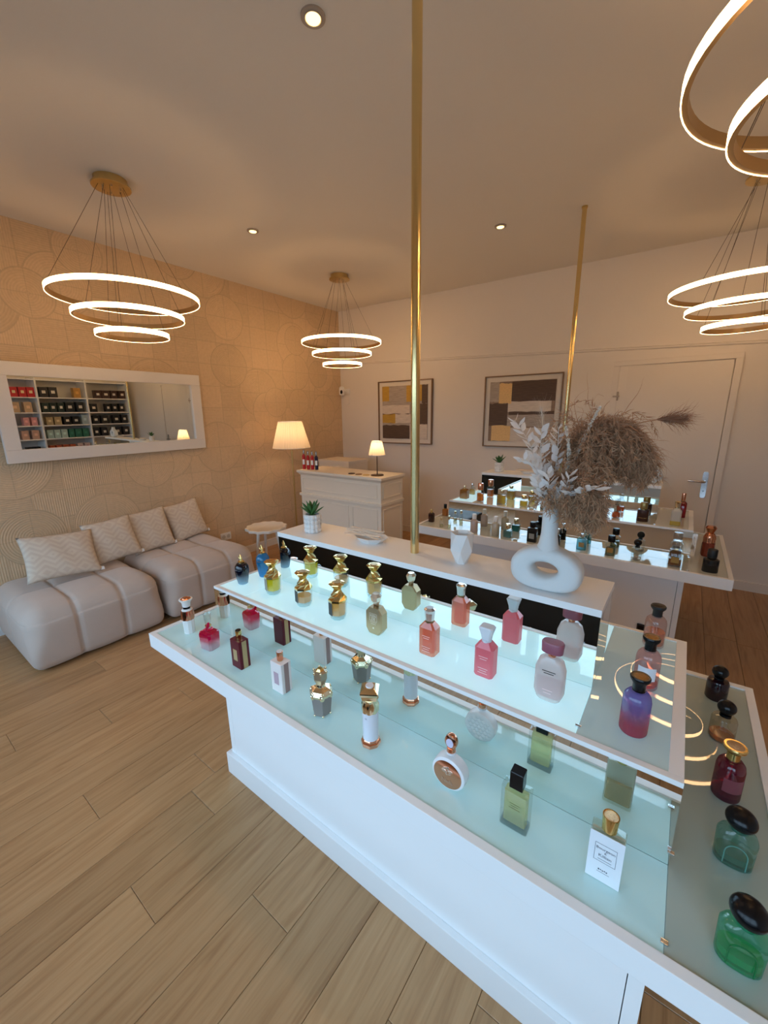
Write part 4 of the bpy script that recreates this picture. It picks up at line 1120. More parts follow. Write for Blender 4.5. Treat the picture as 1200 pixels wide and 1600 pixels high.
spike('tall cream seed spike pointing up beside the brown plume', [(880, 770, 1.14), (892, 735, 1.15), (905, 690, 1.16), (939, 634, 1.16)], 31, 0.008)
spike('short cream seed spike standing by the far brass rod', [(876, 770, 1.14), (893, 740, 1.13), (893, 715, 1.13), (884, 664, 1.13)], 32, 0.008)
# ------------------------------------------------------------------ perfume bottles
def liq(name, col, haze=0.45): return glass('liquid ' + name, col, 0.05, haze=haze)
def fros(name, col, haze=0.85, grad=None): return glass('frosted ' + name, col, 0.25, haze=haze, grad=grad)
def rects(w, d, n=9): return lambda k=1.0, kd=None: E_(w * k, d * (kd or k), n)
def plate(name, x0, x1, z0, z1, y, m, T, t=0.0008):
    return boxo(name, x0, x1, y - t, y, z0, z1, m, T)
def bars(T, y, zc, w, n, m, gap=0.006, hgt=0.0012, name='print_line'):
    for i in range(n):
        k = 1 - 0.25 * (i % 2)
        plate(name, -w * k, w * k, zc - i * gap, zc - i * gap + hgt, y, m, T, 0.0003)

def b_column_gold(T, h):      # white column with gold filigree and saucer cap
    r = 0.024
    lofto('bottle_body', [(0, S_(r * 0.86, 10)), (h * 0.02, S_(r * 0.92, 10)), (h * 0.40, S_(r * 1.0, 10)), (h * 0.66, S_(r * 0.96, 10)), (h * 0.70, S_(r * 0.72, 10))], pbr('porcelain', (0.80, 0.78, 0.75), 0.25), T, 25)
    lofto('gold_filigree', [(h * 0.40, S_(r * 1.05, 40, r * 0.05, 10)), (h * 0.48, S_(r * 1.06, 40, r * 0.06, 10, 1.5)), (h * 0.56, S_(r * 1.06, 40, r * 0.06, 10)), (h * 0.66, S_(r * 1.0, 40, r * 0.05, 10, 1.5))], COPPER, T, 30)
    lathe('neck', [(r * 0.6, h * 0.70), (r * 0.6, h * 0.76)], BLACK, T, 16)
    c = lathe('cap', [(r * 0.66, h * 0.76), (r * 0.75, h * 0.88), (r * 1.12, h * 0.945), (r * 1.14, h * 0.965), (r * 0.9, h * 0.975)], pbr('porcelain', (0.8, 0.78, 0.75), 0.25), T, 28)
    lathe('cap_inlay', [(r * 0.95, h * 0.972), (r * 0.62, h * 0.985), (r * 0.55, h)], COPPER, c, 28)
def b_red_ribbon(T, h):
    m = glass('red to clear glass', (0.78, 0.01, 0.10), 0.03, grad=((0.95, 0.74, 0.77), h * 0.10, h * 0.34), haze=0.45)
    lofto('bottle_body', [(0, O_(0.029, 0.024, 0.008)), (h * 0.02, O_(0.031, 0.026, 0.008)), (h * 0.40, O_(0.034, 0.028, 0.008)), (h * 0.45, O_(0.033, 0.027, 0.009)), (h * 0.52, O_(0.012, 0.012, 0.004))], m, T, 20)
    lofto('glass_foot', [(0.001, O_(0.027, 0.022, 0.008)), (h * 0.07, O_(0.028, 0.023, 0.008))], CLEAR, T, 20)
    lathe('collar', [(0.0105, h * 0.50), (0.0105, h * 0.60)], pbr('blush_collar', (0.80, 0.62, 0.62), 0.3), T, 20)
    lathe('gold_band', [(0.012, h * 0.60), (0.012, h * 0.625)], GOLD, T, 20)
    lofto('stopper', [(h * 0.63, twist(S_(0.009, 8), 0)), (h * 0.80, S_(0.014, 8)), (h * 0.94, S_(0.0145, 8)), (h, S_(0.008, 8))], CLEAR, T, None)
    bm = bmesh.new()
    RIB = pbr('red_ribbon', (0.70, 0.005, 0.07), 0.3)
    prof = [((0.004, -0.016, 0.50), 0.006), ((0.012, -0.020, 0.56), 0.010), ((0.017, -0.020, 0.62), 0.006), ((0.023, -0.018, 0.70), 0.011), ((0.030, -0.016, 0.80), 0.003)]
    last = None
    for (x, y, z), wd in prof:
        cur = [bm.verts.new((x - wd * 0.8, y, z * h + wd * 0.35)), bm.verts.new((x, y - 0.005, z * h)), bm.verts.new((x + wd * 0.8, y, z * h - wd * 0.35))]
        if last:
            for j in range(2): bm.faces.new((last[j], last[j + 1], cur[j + 1], cur[j]))
        last = cur
    bmesh.ops.solidify(bm, geom=bm.faces[:], thickness=0.002)
    finish(bm, 'ribbon_tail', RIB, T, smooth=60)
    lathe('ribbon', [(0.016, h * 0.495), (0.0175, h * 0.52), (0.014, h * 0.545)], RIB, T, 20)
def b_slab(T, h, body, side, front, cap, captop, w=0.0285, d=0.021):
    hb = h * 0.76
    lofto('bottle_body', [(0, O_(w - 0.001, d - 0.001, 0.002)), (0.0015, O_(w, d, 0.002)), (hb - 0.0015, O_(w, d, 0.002)), (hb, O_(w - 0.0015, d - 0.0015, 0.002))], body, T, None)
    for s in (-1, 1):
        boxo('side_plate', s * w - (0.0006 if s < 0 else 0), s * w + (0.0006 if s > 0 else 0), -d * 0.45, d * 0.45, 0.001, hb - 0.002, side, T)
    plate('front_label', -w * 0.42, w * 0.40, hb * 0.28, hb * 0.68, -d, front, T)
    lathe('collar', [(0.009, hb), (0.009, hb + 0.003)], GOLD, T, 20)
    lathe('cap', [(0.0105, hb + 0.003), (0.0105, hb + h * 0.09), (0.0113, hb + h * 0.10), (0.0113, h * 0.985), (0.0105, h * 0.99)], cap, T, 24)
    lathe('cap_top', [(0.0100, h * 0.99), (0.0095, h)], captop, T, 24)
def b_burg(T, h): b_slab(T, h, pbr('burgundy_lacquer', (0.11, 0.004, 0.012), 0.3, spec=0.3), pbr('tan_gold_plate', (0.55, 0.38, 0.18), 0.35, 0.4), pbr('tan_gold_plate', (0.55, 0.38, 0.18), 0.35, 0.4), GOLD, BLACK)
def b_blush(T, h): b_slab(T, h, pbr('blush_white', (0.82, 0.73, 0.69), 0.35), pbr('mauve_plate', (0.34, 0.21, 0.19), 0.35), pbr('mauve_label', (0.50, 0.33, 0.38), 0.4), COPPER, pbr('pearl_cap', (0.78, 0.76, 0.78), 0.25))
def b_grey_gold(T, h):
    m = pbr('grey_taupe_lacquer', (0.25, 0.215, 0.19), 0.4)
    r = 0.0365
    lofto('bottle_body', [(0.004, S_(r * 0.80, 6)), (h * 0.46, S_(r, 6)), (h * 0.56, S_(r * 0.78, 6))], m, T, None)
    lofto('gold_shoulder', [(h * 0.44, [(x * 1.02, y * 1.02) for x, y in S_(r, 6)]), (h * 0.49, S_(r * 1.02, 12, r * 0.06, 6)[::2]), (h * 0.56, S_(r * 0.86, 6)), (h * 0.61, S_(r * 0.46, 6))], PALEGOLD, T, None)
    for i in range(6):
        a = 2 * PI * i / 6
        bm = bmesh.new(); uvs(bm, (0, 0, 0), 0.011, 10, 8, (0.45, 0.8, 1.25)); finish(bm, 'gold_drape', PALEGOLD, T, smooth=60, loc=(r * 0.9 * math.cos(a), r * 0.9 * math.sin(a), h * 0.47), rot=(0, 0, a))
        bm = bmesh.new(); uvs(bm, (0, 0, 0), 0.004, 8, 6); finish(bm, 'gold_foot', PALEGOLD, T, smooth=60, loc=(r * 0.76 * math.cos(a), r * 0.76 * math.sin(a), 0.004))
    lathe('gold_neck', [(r * 0.40, h * 0.60), (r * 0.34, h * 0.66)], PALEGOLD, T, 16)
    c = lofto('cap', [(h * 0.66, S_(r * 0.38, 6)), (h * 0.80, S_(r * 0.62, 6)), (h * 0.93, S_(r * 0.64, 6)), (h * 0.96, S_(r * 0.40, 6))], pbr('taupe_gold_cap', (0.45, 0.37, 0.26), 0.3, 0.7), T, None)
    lofto('cap_inlay', [(h * 0.96, S_(r * 0.38, 6)), (h, S_(r * 0.22, 6))], GOLD, c, None)
    for i in range(6):
        a = 2 * PI * i / 6
        bm = bmesh.new(); uvs(bm, (0, 0, 0), 0.004, 8, 6, (1, 1, 1.4)); finish(bm, 'crown_point', PALEGOLD, c, smooth=60, loc=(r * 0.58 * math.cos(a), r * 0.58 * math.sin(a), h * 0.94))
def b_tower(T, h):
    W_ = pbr('lilac_white', (0.74, 0.74, 0.80), 0.25)
    r = 0.0225
    lofto('gold_foot', [(0, S_(r * 1.20, 8)), (h * 0.025, S_(r * 1.30, 8)), (h * 0.06, S_(r * 1.24, 8)), (h * 0.07, S_(r * 1.08, 8)), (h * 0.10, S_(r * 1.10, 8)), (h * 0.12, S_(r * 1.0, 8))], COPPER, T, None)
    lathe('bottle_body', [(r, h * 0.115), (r, h * 0.58)], W_, T, 32)
    text('lettering', 'IA', 0.008, pbr('ink_grey', (0.15, 0.14, 0.2), 0.5), T, (-0.010, -r * 0.905, h * 0.50), (PI / 2, 0, -0.45))
    lofto('gold_filigree', [(h * 0.58, S_(r * 1.05, 40, r * 0.05, 8)), (h * 0.64, S_(r * 1.08, 40, r * 0.07, 8, 1.6)), (h * 0.70, S_(r * 1.05, 40, r * 0.06, 8)), (h * 0.75, S_(r * 0.96, 40, r * 0.05, 8, 1.6)), (h * 0.80, S_(r * 1.05, 40, r * 0.04, 8))], PALEGOLD, T, 30)
    c = lofto('cap', [(h * 0.80, [(x * 0.8, y * 0.8) for x, y in O_(r * 1.1, r * 1.1, 0.001)]), (h * 0.87, O_(r * 1.0, r * 1.0, 0.001)), (h * 0.915, O_(r * 1.12, r * 1.12, 0.001)), (h * 0.93, O_(r * 1.10, r * 1.10, 0.001)), (h * 0.985, O_(r * 0.62, r * 0.62, 0.001))], PALEGOLD, T, None)
    lathe('cap_badge', [(r * 0.52, h * 0.985), (r * 0.48, h)], pbr('pearl_cap', (0.78, 0.76, 0.78), 0.25), c, 20)
def b_round(T, h):
    M_ = pbr('pearl_white_flask', (0.80, 0.79, 0.80), 0.25)
    R, t = 0.0455, 0.017
    zc = R
    Mx = Matrix(((1, 0, 0, 0), (0, 0, 1, 0), (0, 1, 0, zc), (0, 0, 0, 1)))
    def disc(name, prof, m, par=None):
        o = lathe(name, prof, m, par or T, 48); o.data.transform(Mx); o.data.flip_normals(); return o
    disc('bottle_body', [(R * 0.88, -t), (R * 0.97, -t * 0.8), (R, 0), (R * 0.97, t * 0.8), (R * 0.88, t)], M_)
    f = disc('copper_medallion', [(R * 0.80, -t - 0.0012), (R * 0.83, -t - 0.0008), (R * 0.83, -t)], COPPER)
    text('script_lettering', 'Nefs', 0.016, pbr('embossed_copper', (0.92, 0.62, 0.48), 0.2, 1.0), T, (0.0, -t - 0.0018, zc - 0.018))
    for i in range(10):
        bm = bmesh.new(); uvs(bm, (0, 0, 0), 0.004, 8, 6, (1.4, 0.3, 0.8))
        a = i * 1.1
        finish(bm, 'embossed_petal', pbr('embossed_copper', (0.92, 0.62, 0.48), 0.2, 1.0), T, smooth=60, loc=(0.010 * math.cos(a) * (0.5 + i / 12), -t - 0.0015, zc + 0.012 + 0.008 * math.sin(a)), rot=(0, a, 0))
    for i in range(9):
        for j in range(-1, 2):
            pass
    lathe('neck_ring', [(0.0125, h * 0.665), (0.0125, h * 0.70)], pbr('pearl_cap', (0.78, 0.76, 0.78), 0.25), T, 20)
    c = lathe('cap_stem', [(0.011, h * 0.70), (0.0105, h * 0.77)], COPPER, T, 20)
    o = lathe('cap', [(0.010, -0.009), (0.0155, -0.006), (0.0165, 0), (0.0155, 0.006), (0.010, 0.009)], COPPER, T, 28)
    o.data.transform(Matrix(((1, 0, 0, 0), (0, 0, 1, 0), (0, 1, 0, 0), (0, 0, 0, 1))) ); o.data.flip_normals(); o.location = (0, 0, h * 0.885)
    o.scale = (1, 1, 1.25)
    b = lathe('cap_badge', [(0.0095, -0.0105), (0.0095, -0.009)], pbr('pearl_lilac', (0.66, 0.62, 0.78), 0.2), o, 24)
    b.data.transform(Matrix(((1, 0, 0, 0), (0, 0, 1, 0), (0, 1, 0, 0), (0, 0, 0, 1)))); b.data.flip_normals()
    # quilted back
    for i in range(-3, 4):
        for j in range(-3, 4):
            x, z = (i + 0.5 * (j % 2)) * 0.0125, j * 0.011
            if math.hypot(x, z) < R * 0.74:
                bm = bmesh.new(); uvs(bm, (0, 0, 0), 0.0068, 8, 6, (1, 0.28, 1)); finish(bm, 'quilted_scale', M_, T, smooth=80, loc=(x, t - 0.0003, zc + z))
def b_clear_black(T, h):
    w, d = 0.031, 0.017
    hb = h * 0.70
    lofto('bottle_body', [(0, E_(w, d, 12)), (hb, E_(w, d, 12)), (hb * 1.01, E_(w * 0.9, d * 0.8, 12))], CLEAR, T, 40)
    lofto('glass_foot', [(0.001, E_(w * 0.97, d * 0.95, 12)), (h * 0.07, E_(w * 0.95, d * 0.93, 12))], glass('thick_glass', (0.85, 0.9, 0.92)), T, 40)
    lofto('perfume', [(h * 0.085, E_(w * 0.80, d * 0.72, 8)), (hb * 0.88, E_(w * 0.80, d * 0.72, 8))], liq('olive', (0.90, 0.90, 0.60), 0.3), T, 40)
    INK = pbr('ink_olive', (0.20, 0.18, 0.06), 0.5)
    bars(T, -d * 0.74, hb * 0.62, 0.012, 3, INK, 0.006, 0.0016)
    lathe('neck', [(0.008, hb), (0.008, hb + 0.004)], SILVER, T, 16)
    lofto('cap', [(hb + 0.003, O_(0.0145, 0.0135, 0.001)), (h * 0.99, O_(0.0145, 0.0135, 0.001)), (h, O_(0.0135, 0.0125, 0.001))], BLACK, T, None)
def b_label_gold(T, h):
    w, d = 0.0300, 0.0150
    hb = h * 0.76
    lofto('bottle_body', [(0, E_(w, d, 14)), (hb - 0.002, E_(w, d, 14)), (hb, E_(w - 0.002, d - 0.002, 14))], glass('warm_clear_glass', (0.95, 0.94, 0.88)), T, 40)
    lofto('perfume', [(h * 0.03, E_(w * 0.88, d * 0.7, 10)), (hb * 0.5, E_(w * 0.88, d * 0.7, 10))], liq('amber pale', (0.9, 0.78, 0.55), 0.35), T, 40)
    lofto('inner_backing', [(h * 0.012, E_(w * 0.95, d * 0.2, 14)), (hb * 0.94, E_(w * 0.95, d * 0.2, 14))], fros('label milk', (0.80, 0.82, 0.74), 0.85), T, 40)
    lb = boxo('paper_label', -w, w, -d - 0.0012, -d, 0.001, hb * 0.985, pbr('label_white', (0.80, 0.81, 0.84), 0.5), T)
    INK = pbr('label_ink', (0.10, 0.10, 0.13), 0.5)
    y = -d - 0.0014
    for a, b, c, e in ((-0.019, 0.019, 0.091, 0.0916), (-0.019, 0.019, 0.049, 0.0496), (-0.019, -0.0184, 0.049, 0.0916), (0.0184, 0.019, 0.049, 0.0916)):
        plate('label_border', a, b, c * h / 0.154, e * h / 0.154, y, INK, T, 0.0002)
    text('lettering', 'Bourgeon', 0.0085, INK, T, (0, y - 0.0003, 0.081 * h / 0.154)); text('lettering', '&', 0.007, INK, T, (0, y - 0.0003, 0.073 * h / 0.154)); text('lettering', 'Killian', 0.0095, INK, T, (0, y - 0.0003, 0.064 * h / 0.154))
    plate('print_line', -0.012, 0.012, 0.0545, 0.0552, y, INK, T, 0.0002)
    for i in range(5): plate('emblem', -0.009 + i * 0.0035, -0.0066 + i * 0.0035, 0.028 + 0.001 * (i % 2), 0.0315 - 0.0006 * (i % 3), y, INK, T, 0.0002)
    plate('print_line', -0.011, 0.011, 0.0235, 0.0241, y, INK, T, 0.0002)
    lathe('collar', [(0.012, hb - 0.001), (0.012, hb + 0.002)], GOLD, T, 24)
    c = lathe('cap', [(0.0135, hb + 0.002), (0.0150, h * 0.97), (0.0148, h * 0.985), (0.0132, h * 0.985), (0.0130, h * 0.98)], GOLD, T, 32)
    lathe('embossed_top', [(0.0128, h * 0.98), (0.010, h * 0.987), (0.004, h * 0.984)], pbr('embossed_gold', (0.80, 0.52, 0.28), 0.3, 1.0, bump=1.0, bscale=500), c, 24)
def b_orb(T, h, glassm, foot, capm, arch=None):   # oval flask with big tilted disc cap
    w, d = 0.0335, 0.0225
    hb = h * 0.62
    lofto('bottle_body', [(0, E_(w * 0.86, d * 0.86, 2.6)), (h * 0.03, E_(w * 0.95, d * 0.95, 2.6)), (hb * 0.82, E_(w, d, 2.6)), (hb * 0.97, E_(w * 0.86, d * 0.8, 2.4)), (hb * 1.05, E_(0.018, 0.016, 2))], glassm, T, 50)
    lofto('perfume', [(h * 0.10, E_(w * 0.88, d * 0.85, 2.6)), (hb * 0.34, E_(w * 0.90, d * 0.87, 2.6))], foot, T, 50)
    lofto('glass_foot', [(0.001, E_(w * 0.84, d * 0.84, 2.6)), (h * 0.07, E_(w * 0.92, d * 0.92, 2.6))], foot, T, 50)
    if arch:
        bm = bmesh.new(); pts = []
        for i in range(13):
            a = PI * i / 12
            pts.append((0.018 * math.cos(a), -d - 0.0002, hb * 0.48 + 0.020 * math.sin(a)))
        tube(bm, [(0.018, -d, hb * 0.12)] + pts + [(-0.018, -d, hb * 0.12)], 0.0012, 6)
        finish(bm, 'arched_relief', arch, T, smooth=60)
    lathe('neck', [(0.013, hb), (0.013, hb * 1.12)], glassm, T, 20)
    bm = bmesh.new(); uvs(bm, (0, 0, 0), 1, 28, 16, (0.0265, 0.0265, h * 0.16)); finish(bm, 'cap', capm, T, smooth=90, loc=(0, 0, h * 0.83), rot=(0.10, 0.05, 0))
def b_green(T, h): b_orb(T, h, glass('emerald glass', (0.36, 0.86, 0.70), haze=0.08), liq('emerald', (0.10, 0.75, 0.25), 0.45), BLACK, glass('emerald relief', (0.03, 0.45, 0.15), haze=0.5))
def b_teal(T, h): b_orb(T, h, glass('pale teal glass', (0.55, 0.82, 0.78), haze=0.06), liq('pale olive', (0.62, 0.68, 0.50), 0.3), BLACK, glass('teal relief', (0.45, 0.85, 0.8), haze=0.4))
def b_jar(T, h, glassm, liqm, lh, capm, top=None, capk=1.0, band=None, w=0.0285, label=None):   # shouldered round flask with flared disc cap
    hb = h * 0.70
    lathe('bottle_body', [(w * 0.92, 0), (w * 0.985, h * 0.02), (w, h * 0.05), (w, hb * 0.80), (w * 0.92, hb * 0.92), (w * 0.72, hb * 1.0), (w * 0.48, hb * 1.03)], glassm, T, 40)
    if liqm: lathe('perfume', [(w * 0.88, h * 0.05), (w * 0.93, h * 0.07), (w * 0.93, h * lh)], liqm, T, 40)
    if band: lathe('tinted_base', [(w * 0.9, 0.001), (w * 0.96, h * 0.02), (w * 0.96, h * 0.10)], band, T, 40)
    if label:
        bm = bmesh.new(); k = 14
        aa = [(-2.3 + 1.5 * i / k) for i in range(k + 1)]
        lo_ = [bm.verts.new((math.cos(a) * (w + .0006), math.sin(a) * (w + .0006), hb * 0.30)) for a in aa]; hi_ = [bm.verts.new((math.cos(a) * (w + .0006), math.sin(a) * (w + .0006), hb * 0.66)) for a in aa]
        for i in range(k): bm.faces.new((lo_[i], lo_[i + 1], hi_[i + 1], hi_[i]))
        finish(bm, 'paper_label', label, T, smooth=60)
    lathe('neck_ring', [(w * 0.52, hb * 1.02), (w * 0.52, hb * 1.06)], glass('clear_ring', (0.9, 0.9, 0.92)), T, 28)
    c = lathe('cap', [(w * 0.46, hb * 1.05), (w * 0.46, h * 0.86), (w * 0.70 * capk, h * 0.93), (w * 0.72 * capk, h * 0.965), (w * 0.66 * capk, h * 0.985)], capm, T, 32)
    lathe('cap_medallion', [(w * 0.56 * capk, h * 0.983), (w * 0.40 * capk, h * 0.992), (w * 0.32 * capk, h)], top or capm, c, 28)
def b_sunset(T, h): b_jar(T, h, glass('violet to red glass', (0.42, 0.40, 0.80), 0.04, grad=((0.88, 0.16, 0.28), h * 0.16, h * 0.46), haze=0.35), None, 0, BLACK, pbr('bronze_medallion', (0.45, 0.28, 0.12), 0.25, 1.0, bump=0.8, bscale=300), band=liq('crimson', (0.62, 0.01, 0.05), 0.6))
def b_pinkjar(T, h): b_jar(T, h, glass('rose glass', (0.92, 0.70, 0.72)), liq('rose', (0.88, 0.36, 0.42), 0.35), 0.12, BLACK, pbr('bronze_medallion', (0.45, 0.28, 0.12), 0.25, 1.0), label=pbr('label_white', (0.80, 0.81, 0.84), 0.5))
def b_peachjar(T, h): b_jar(T, h, glass('blush clear glass', (0.92, 0.80, 0.78)), liq('peach', (0.90, 0.55, 0.38), 0.35), 0.36, MBLACK, MBLACK)
def b_magenta(T, h): b_jar(T, h, glass('magenta glass', (0.42, 0.03, 0.10), haze=0.25), None, 0, GOLD, pbr('embossed_gold', (0.80, 0.52, 0.28), 0.3, 1.0, bump=1.0, bscale=500), 1.15, band=liq('purple', (0.10, 0.0, 0.24), 0.6), label=fros('magenta label', (0.58, 0.14, 0.20), 0.7))
def b_knob(T, h, glassm, liqm, w=0.030):
    hb = h * 0.60
    lathe('bottle_body', [(w * 0.9, 0), (w, h * 0.04), (w, hb * 0.85), (w * 0.9, hb * 0.95), (w * 0.5, hb)], glassm, T, 36)
    lathe('perfume', [(w * 0.9, h * 0.03), (w * 0.92, h * 0.14)], liqm, T, 36)
    for q in (0.45, 0.6):
        bm = bmesh.new(); tube(bm, [(0.018 * math.cos(a), -w * 0.8, hb * q + 0.008 * math.sin(a)) for a in [PI * i / 8 for i in range(9)]], 0.0009, 5); finish(bm, 'moulded_arc', glassm, T, smooth=60)
    lathe('neck', [(w * 0.45, hb), (w * 0.45, hb * 1.1)], BLACK, T, 20)
    bm = bmesh.new(); uvs(bm, (0, 0, 0), 1, 26, 14, (0.022, 0.022, h * 0.17)); finish(bm, 'cap', BLACK, T, smooth=90, loc=(0, 0, h * 0.83))
def b_amberknob(T, h): b_knob(T, h, glass('smoky clear glass', (0.86, 0.82, 0.74)), liq('apricot', (0.85, 0.48, 0.24), 0.4))
def b_darkknob(T, h): b_knob(T, h, pbr('dark_plum_glass', (0.016, 0.004, 0.008), 0.1), liq('dark plum', (0.05, 0.0, 0.01), 0.6), 0.029)
def b_amphora(T, h, top, bot, capm=GOLD):
    m = glass('amphora %s' % (top,), top, 0.04, grad=(bot, h * 0.06, h * 0.42), haze=0.55)
    w = 0.0295
    lofto('bottle_body', [(0, S_(w * 0.62, 24)), (h * 0.015, S_(w * 0.70, 24)), (h * 0.16, S_(w * 0.84, 24)), (h * 0.45, S_(w, 24)), (h * 0.60, S_(w * 0.96, 24)), (h * 0.69, S_(w * 0.70, 24)), (h * 0.73, S_(w * 0.42, 24))], m, T, 50)
    lathe('glass_foot', [(w * 0.58, 0.001), (w * 0.66, h * 0.08)], glass('thick_glass', (0.85, 0.9, 0.92)), T, 24)
    c = lathe('collar', [(w * 0.40, h * 0.72), (w * 0.48, h * 0.755), (w * 0.36, h * 0.79)], capm, T, 20)
    tubeo('horn_cap', [(0, 0, h * 0.78), (0.002, 0, h * 0.86), (0.0, 0, h * 0.93), (-0.003, 0, h)], 0.0078, capm, T, 10, 0.0018)
    tubeo('horn_cap', [(0.0, 0, h * 0.80), (-0.008, -0.002, h * 0.88), (-0.011, -0.002, h * 0.92), (-0.006, 0, h * 0.95)], 0.004, capm, T, 8, 0.0014)
    plate('name_plate', -0.012, 0.006, h * 0.50, h * 0.535, -w * 0.985, pbr('plate_steel', (0.35, 0.38, 0.45), 0.3, 0.8), T)
def b_navy(T, h): b_amphora(T, h, (0.006, 0.008, 0.03), (0.45, 0.60, 0.72))
def b_azure(T, h): b_amphora(T, h, (0.02, 0.36, 0.66), (0.01, 0.42, 0.80))
def b_satin(T, h, liqm, lz, dark=True):
    w = 0.0335
    lofto('bottle_body', [(0, S_(w * 0.72, 8)), (h * 0.02, S_(w * 0.82, 8)), (h * 0.12, S_(w * 0.95, 8)), (h * 0.50, S_(w, 8)), (h * 0.54, S_(w * 0.9, 8))], CLEAR, T, None)
    lofto('perfume', [(h * 0.13, S_(w * 0.80, 8)), (h * lz, S_(w * 0.86, 8))], liqm, T, None)
    lofto('glass_foot', [(0.001, S_(w * 0.70, 8)), (h * 0.10, S_(w * 0.88, 8))], glass('thick_glass', (0.85, 0.9, 0.92)), T, None)
    m = pbr('black_label', (0.012, 0.012, 0.014), 0.4) if dark else pbr('grey_label', (0.25, 0.24, 0.20), 0.4)
    bm = bmesh.new(); v1 = S_(w * 0.985, 8); a, b = Vector((*v1[5], 0)), Vector((*v1[6], 0)); a2, b2 = a * 1.012, b * 1.012
    q = [bm.verts.new((p_.x, p_.y, z)) for p_, z in ((a2, h * 0.14), (b2, h * 0.14), (b2, h * 0.48), (a2, h * 0.48))]; bm.faces.new(q); finish(bm, 'side_label', m, T)
    lofto('gold_skirt', [(h * 0.50, S_(w * 1.01, 8)), (h * 0.55, S_(w * 1.0, 8)), (h * 0.64, twist(S_(w * 0.74, 8), 0.35)), (h * 0.74, twist(S_(w * 0.46, 8), 0.75)), (h * 0.80, twist(S_(w * 0.40, 8), 0.95))], GOLD, T, None)
    c = lofto('cap', [(h * 0.80, S_(w * 0.40, 8)), (h * 0.90, S_(w * 0.70, 8)), (h * 0.955, S_(w * 0.90, 8)), (h * 0.975, S_(w * 0.86, 8)), (h * 0.985, S_(w * 0.6, 8))], GOLD, T, None)
    lofto('cap_top', [(h * 0.985, S_(w * 0.52, 8)), (h, S_(w * 0.42, 8))], pbr('amber_jewel', (0.45, 0.24, 0.06), 0.2, 0.6), c, None)
def b_satin_y(T, h): b_satin(T, h, liq('yellow', (1.0, 0.86, 0.05), 0.75), 0.46, False)
def b_satin_o(T, h): b_satin(T, h, liq('peach orange', (1.0, 0.68, 0.36), 0.6), 0.30)
def b_satin_a(T, h): b_satin(T, h, liq('honey', (1.0, 0.66, 0.26), 0.6), 0.47)
def b_kenzie(T, h):
    m = pbr('antique_gold_lacquer', (0.52, 0.39, 0.22), 0.32, 0.75)
    w, d = 0.033, 0.018
    lofto('bottle_body', [(0, O_(w * 0.58, d * 0.85, 0.003)), (h * 0.03, O_(w * 0.66, d, 0.003)), (h * 0.14, O_(w, d, 0.004)), (h * 0.54, O_(w, d, 0.004)), (h * 0.67, O_(w * 0.55, d * 0.9, 0.003))], m, T, None)
    y = -d - 0.0003; CR = pbr('cream_print', (0.85, 0.78, 0.62), 0.4)
    text('lettering', 'KEN', 0.0125, CR, T, (0.0, y, h * 0.475)); text('lettering', 'ZIE', 0.0125, CR, T, (0.0, y, h * 0.40))
    for a, b, c, e in ((-0.0155, 0.0155, 0.530, 0.536), (-0.0155, 0.0155, 0.345, 0.351), (-0.0155, -0.0147, 0.345, 0.536), (0.0147, 0.0155, 0.345, 0.536)):
        plate('label_border', a, b, c * h, e * h, -d, CR, T, 0.0003)
    bars(T, -d, h * 0.31, 0.013, 2, CR, 0.006, 0.001)
    lathe('embossed_dot', [(0.003, -0.0003), (0.003, 0.0003)], CR, T, 10, loc=(0, -d - 0.0002, h * 0.17), rot=(PI / 2, 0, 0))
    lathe('neck', [(0.009, h * 0.66), (0.009, h * 0.74)], pbr('dark_gold', (0.3, 0.2, 0.1), 0.3, 0.9), T, 16)
    lofto('cap', [(h * 0.74, S_(0.010, 8)), (h * 0.82, S_(0.016, 8)), (h * 0.93, S_(0.019, 8)), (h, S_(0.012, 8))], pbr('champagne_crystal', (0.82, 0.74, 0.60), 0.12, 0.7), T, None)
def b_facet(T, h, body, capm, cr=0.5, collar=None, prints=True, inner=None, crystal=False):
    w, d = 0.027, 0.021
    hb = h * 0.70
    lofto('bottle_body', [(0, O_(w * 0.92, d * 0.92, 0.006)), (h * 0.02, O_(w, d, 0.006)), (hb * 0.84, O_(w, d, 0.006)), (hb, O_(w * 0.52, d * 0.58, 0.004))], body, T, None)
    if inner: lofto('perfume', [(h * 0.05, O_(w * 0.7, d * 0.7, 0.005)), (hb * 0.85, O_(w * 0.7, d * 0.7, 0.005))], inner, T, None)
    if prints: bars(T, -d, hb * 0.60, 0.013, 2, pbr('pale_print', (0.88, 0.72, 0.70), 0.5), 0.007, 0.0012); bars(T, -d, hb * 0.26, 0.014, 3, pbr('pale_print', (0.88, 0.72, 0.70), 0.5), 0.007, 0.0012)
    lathe('collar', [(w * 0.50, hb * 0.985), (w * 0.50, hb * 1.05)], collar or capm, T, 24)
    if crystal: lofto('cap', [(hb * 1.05, S_(w * 0.50, 10)), (h * 0.90, S_(w * 0.58, 10)), (h * 0.96, S_(w * 0.66, 10)), (h, S_(w * 0.40, 10))], capm, T, None)
    else: lofto('cap', [(hb * 1.05, O_(w * 0.46, d * 0.5, 0.004)), (hb * 1.15, O_(w * 0.50, d * 0.55, 0.004)), (h * 0.97, O_(w * 0.74, d * 0.78, 0.004)), (h, O_(w * 0.62, d * 0.66, 0.004))], capm, T, None)
def b_orange(T, h): b_facet(T, h, glass('coral glass', (0.98, 0.50, 0.36), haze=0.30), pbr('crystal_silver', (0.72, 0.68, 0.66), 0.12, 0.8), collar=pbr('dark_gold', (0.3, 0.2, 0.1), 0.3, 0.9), inner=liq('tangerine', (0.98, 0.50, 0.24), 0.45), crystal=True)
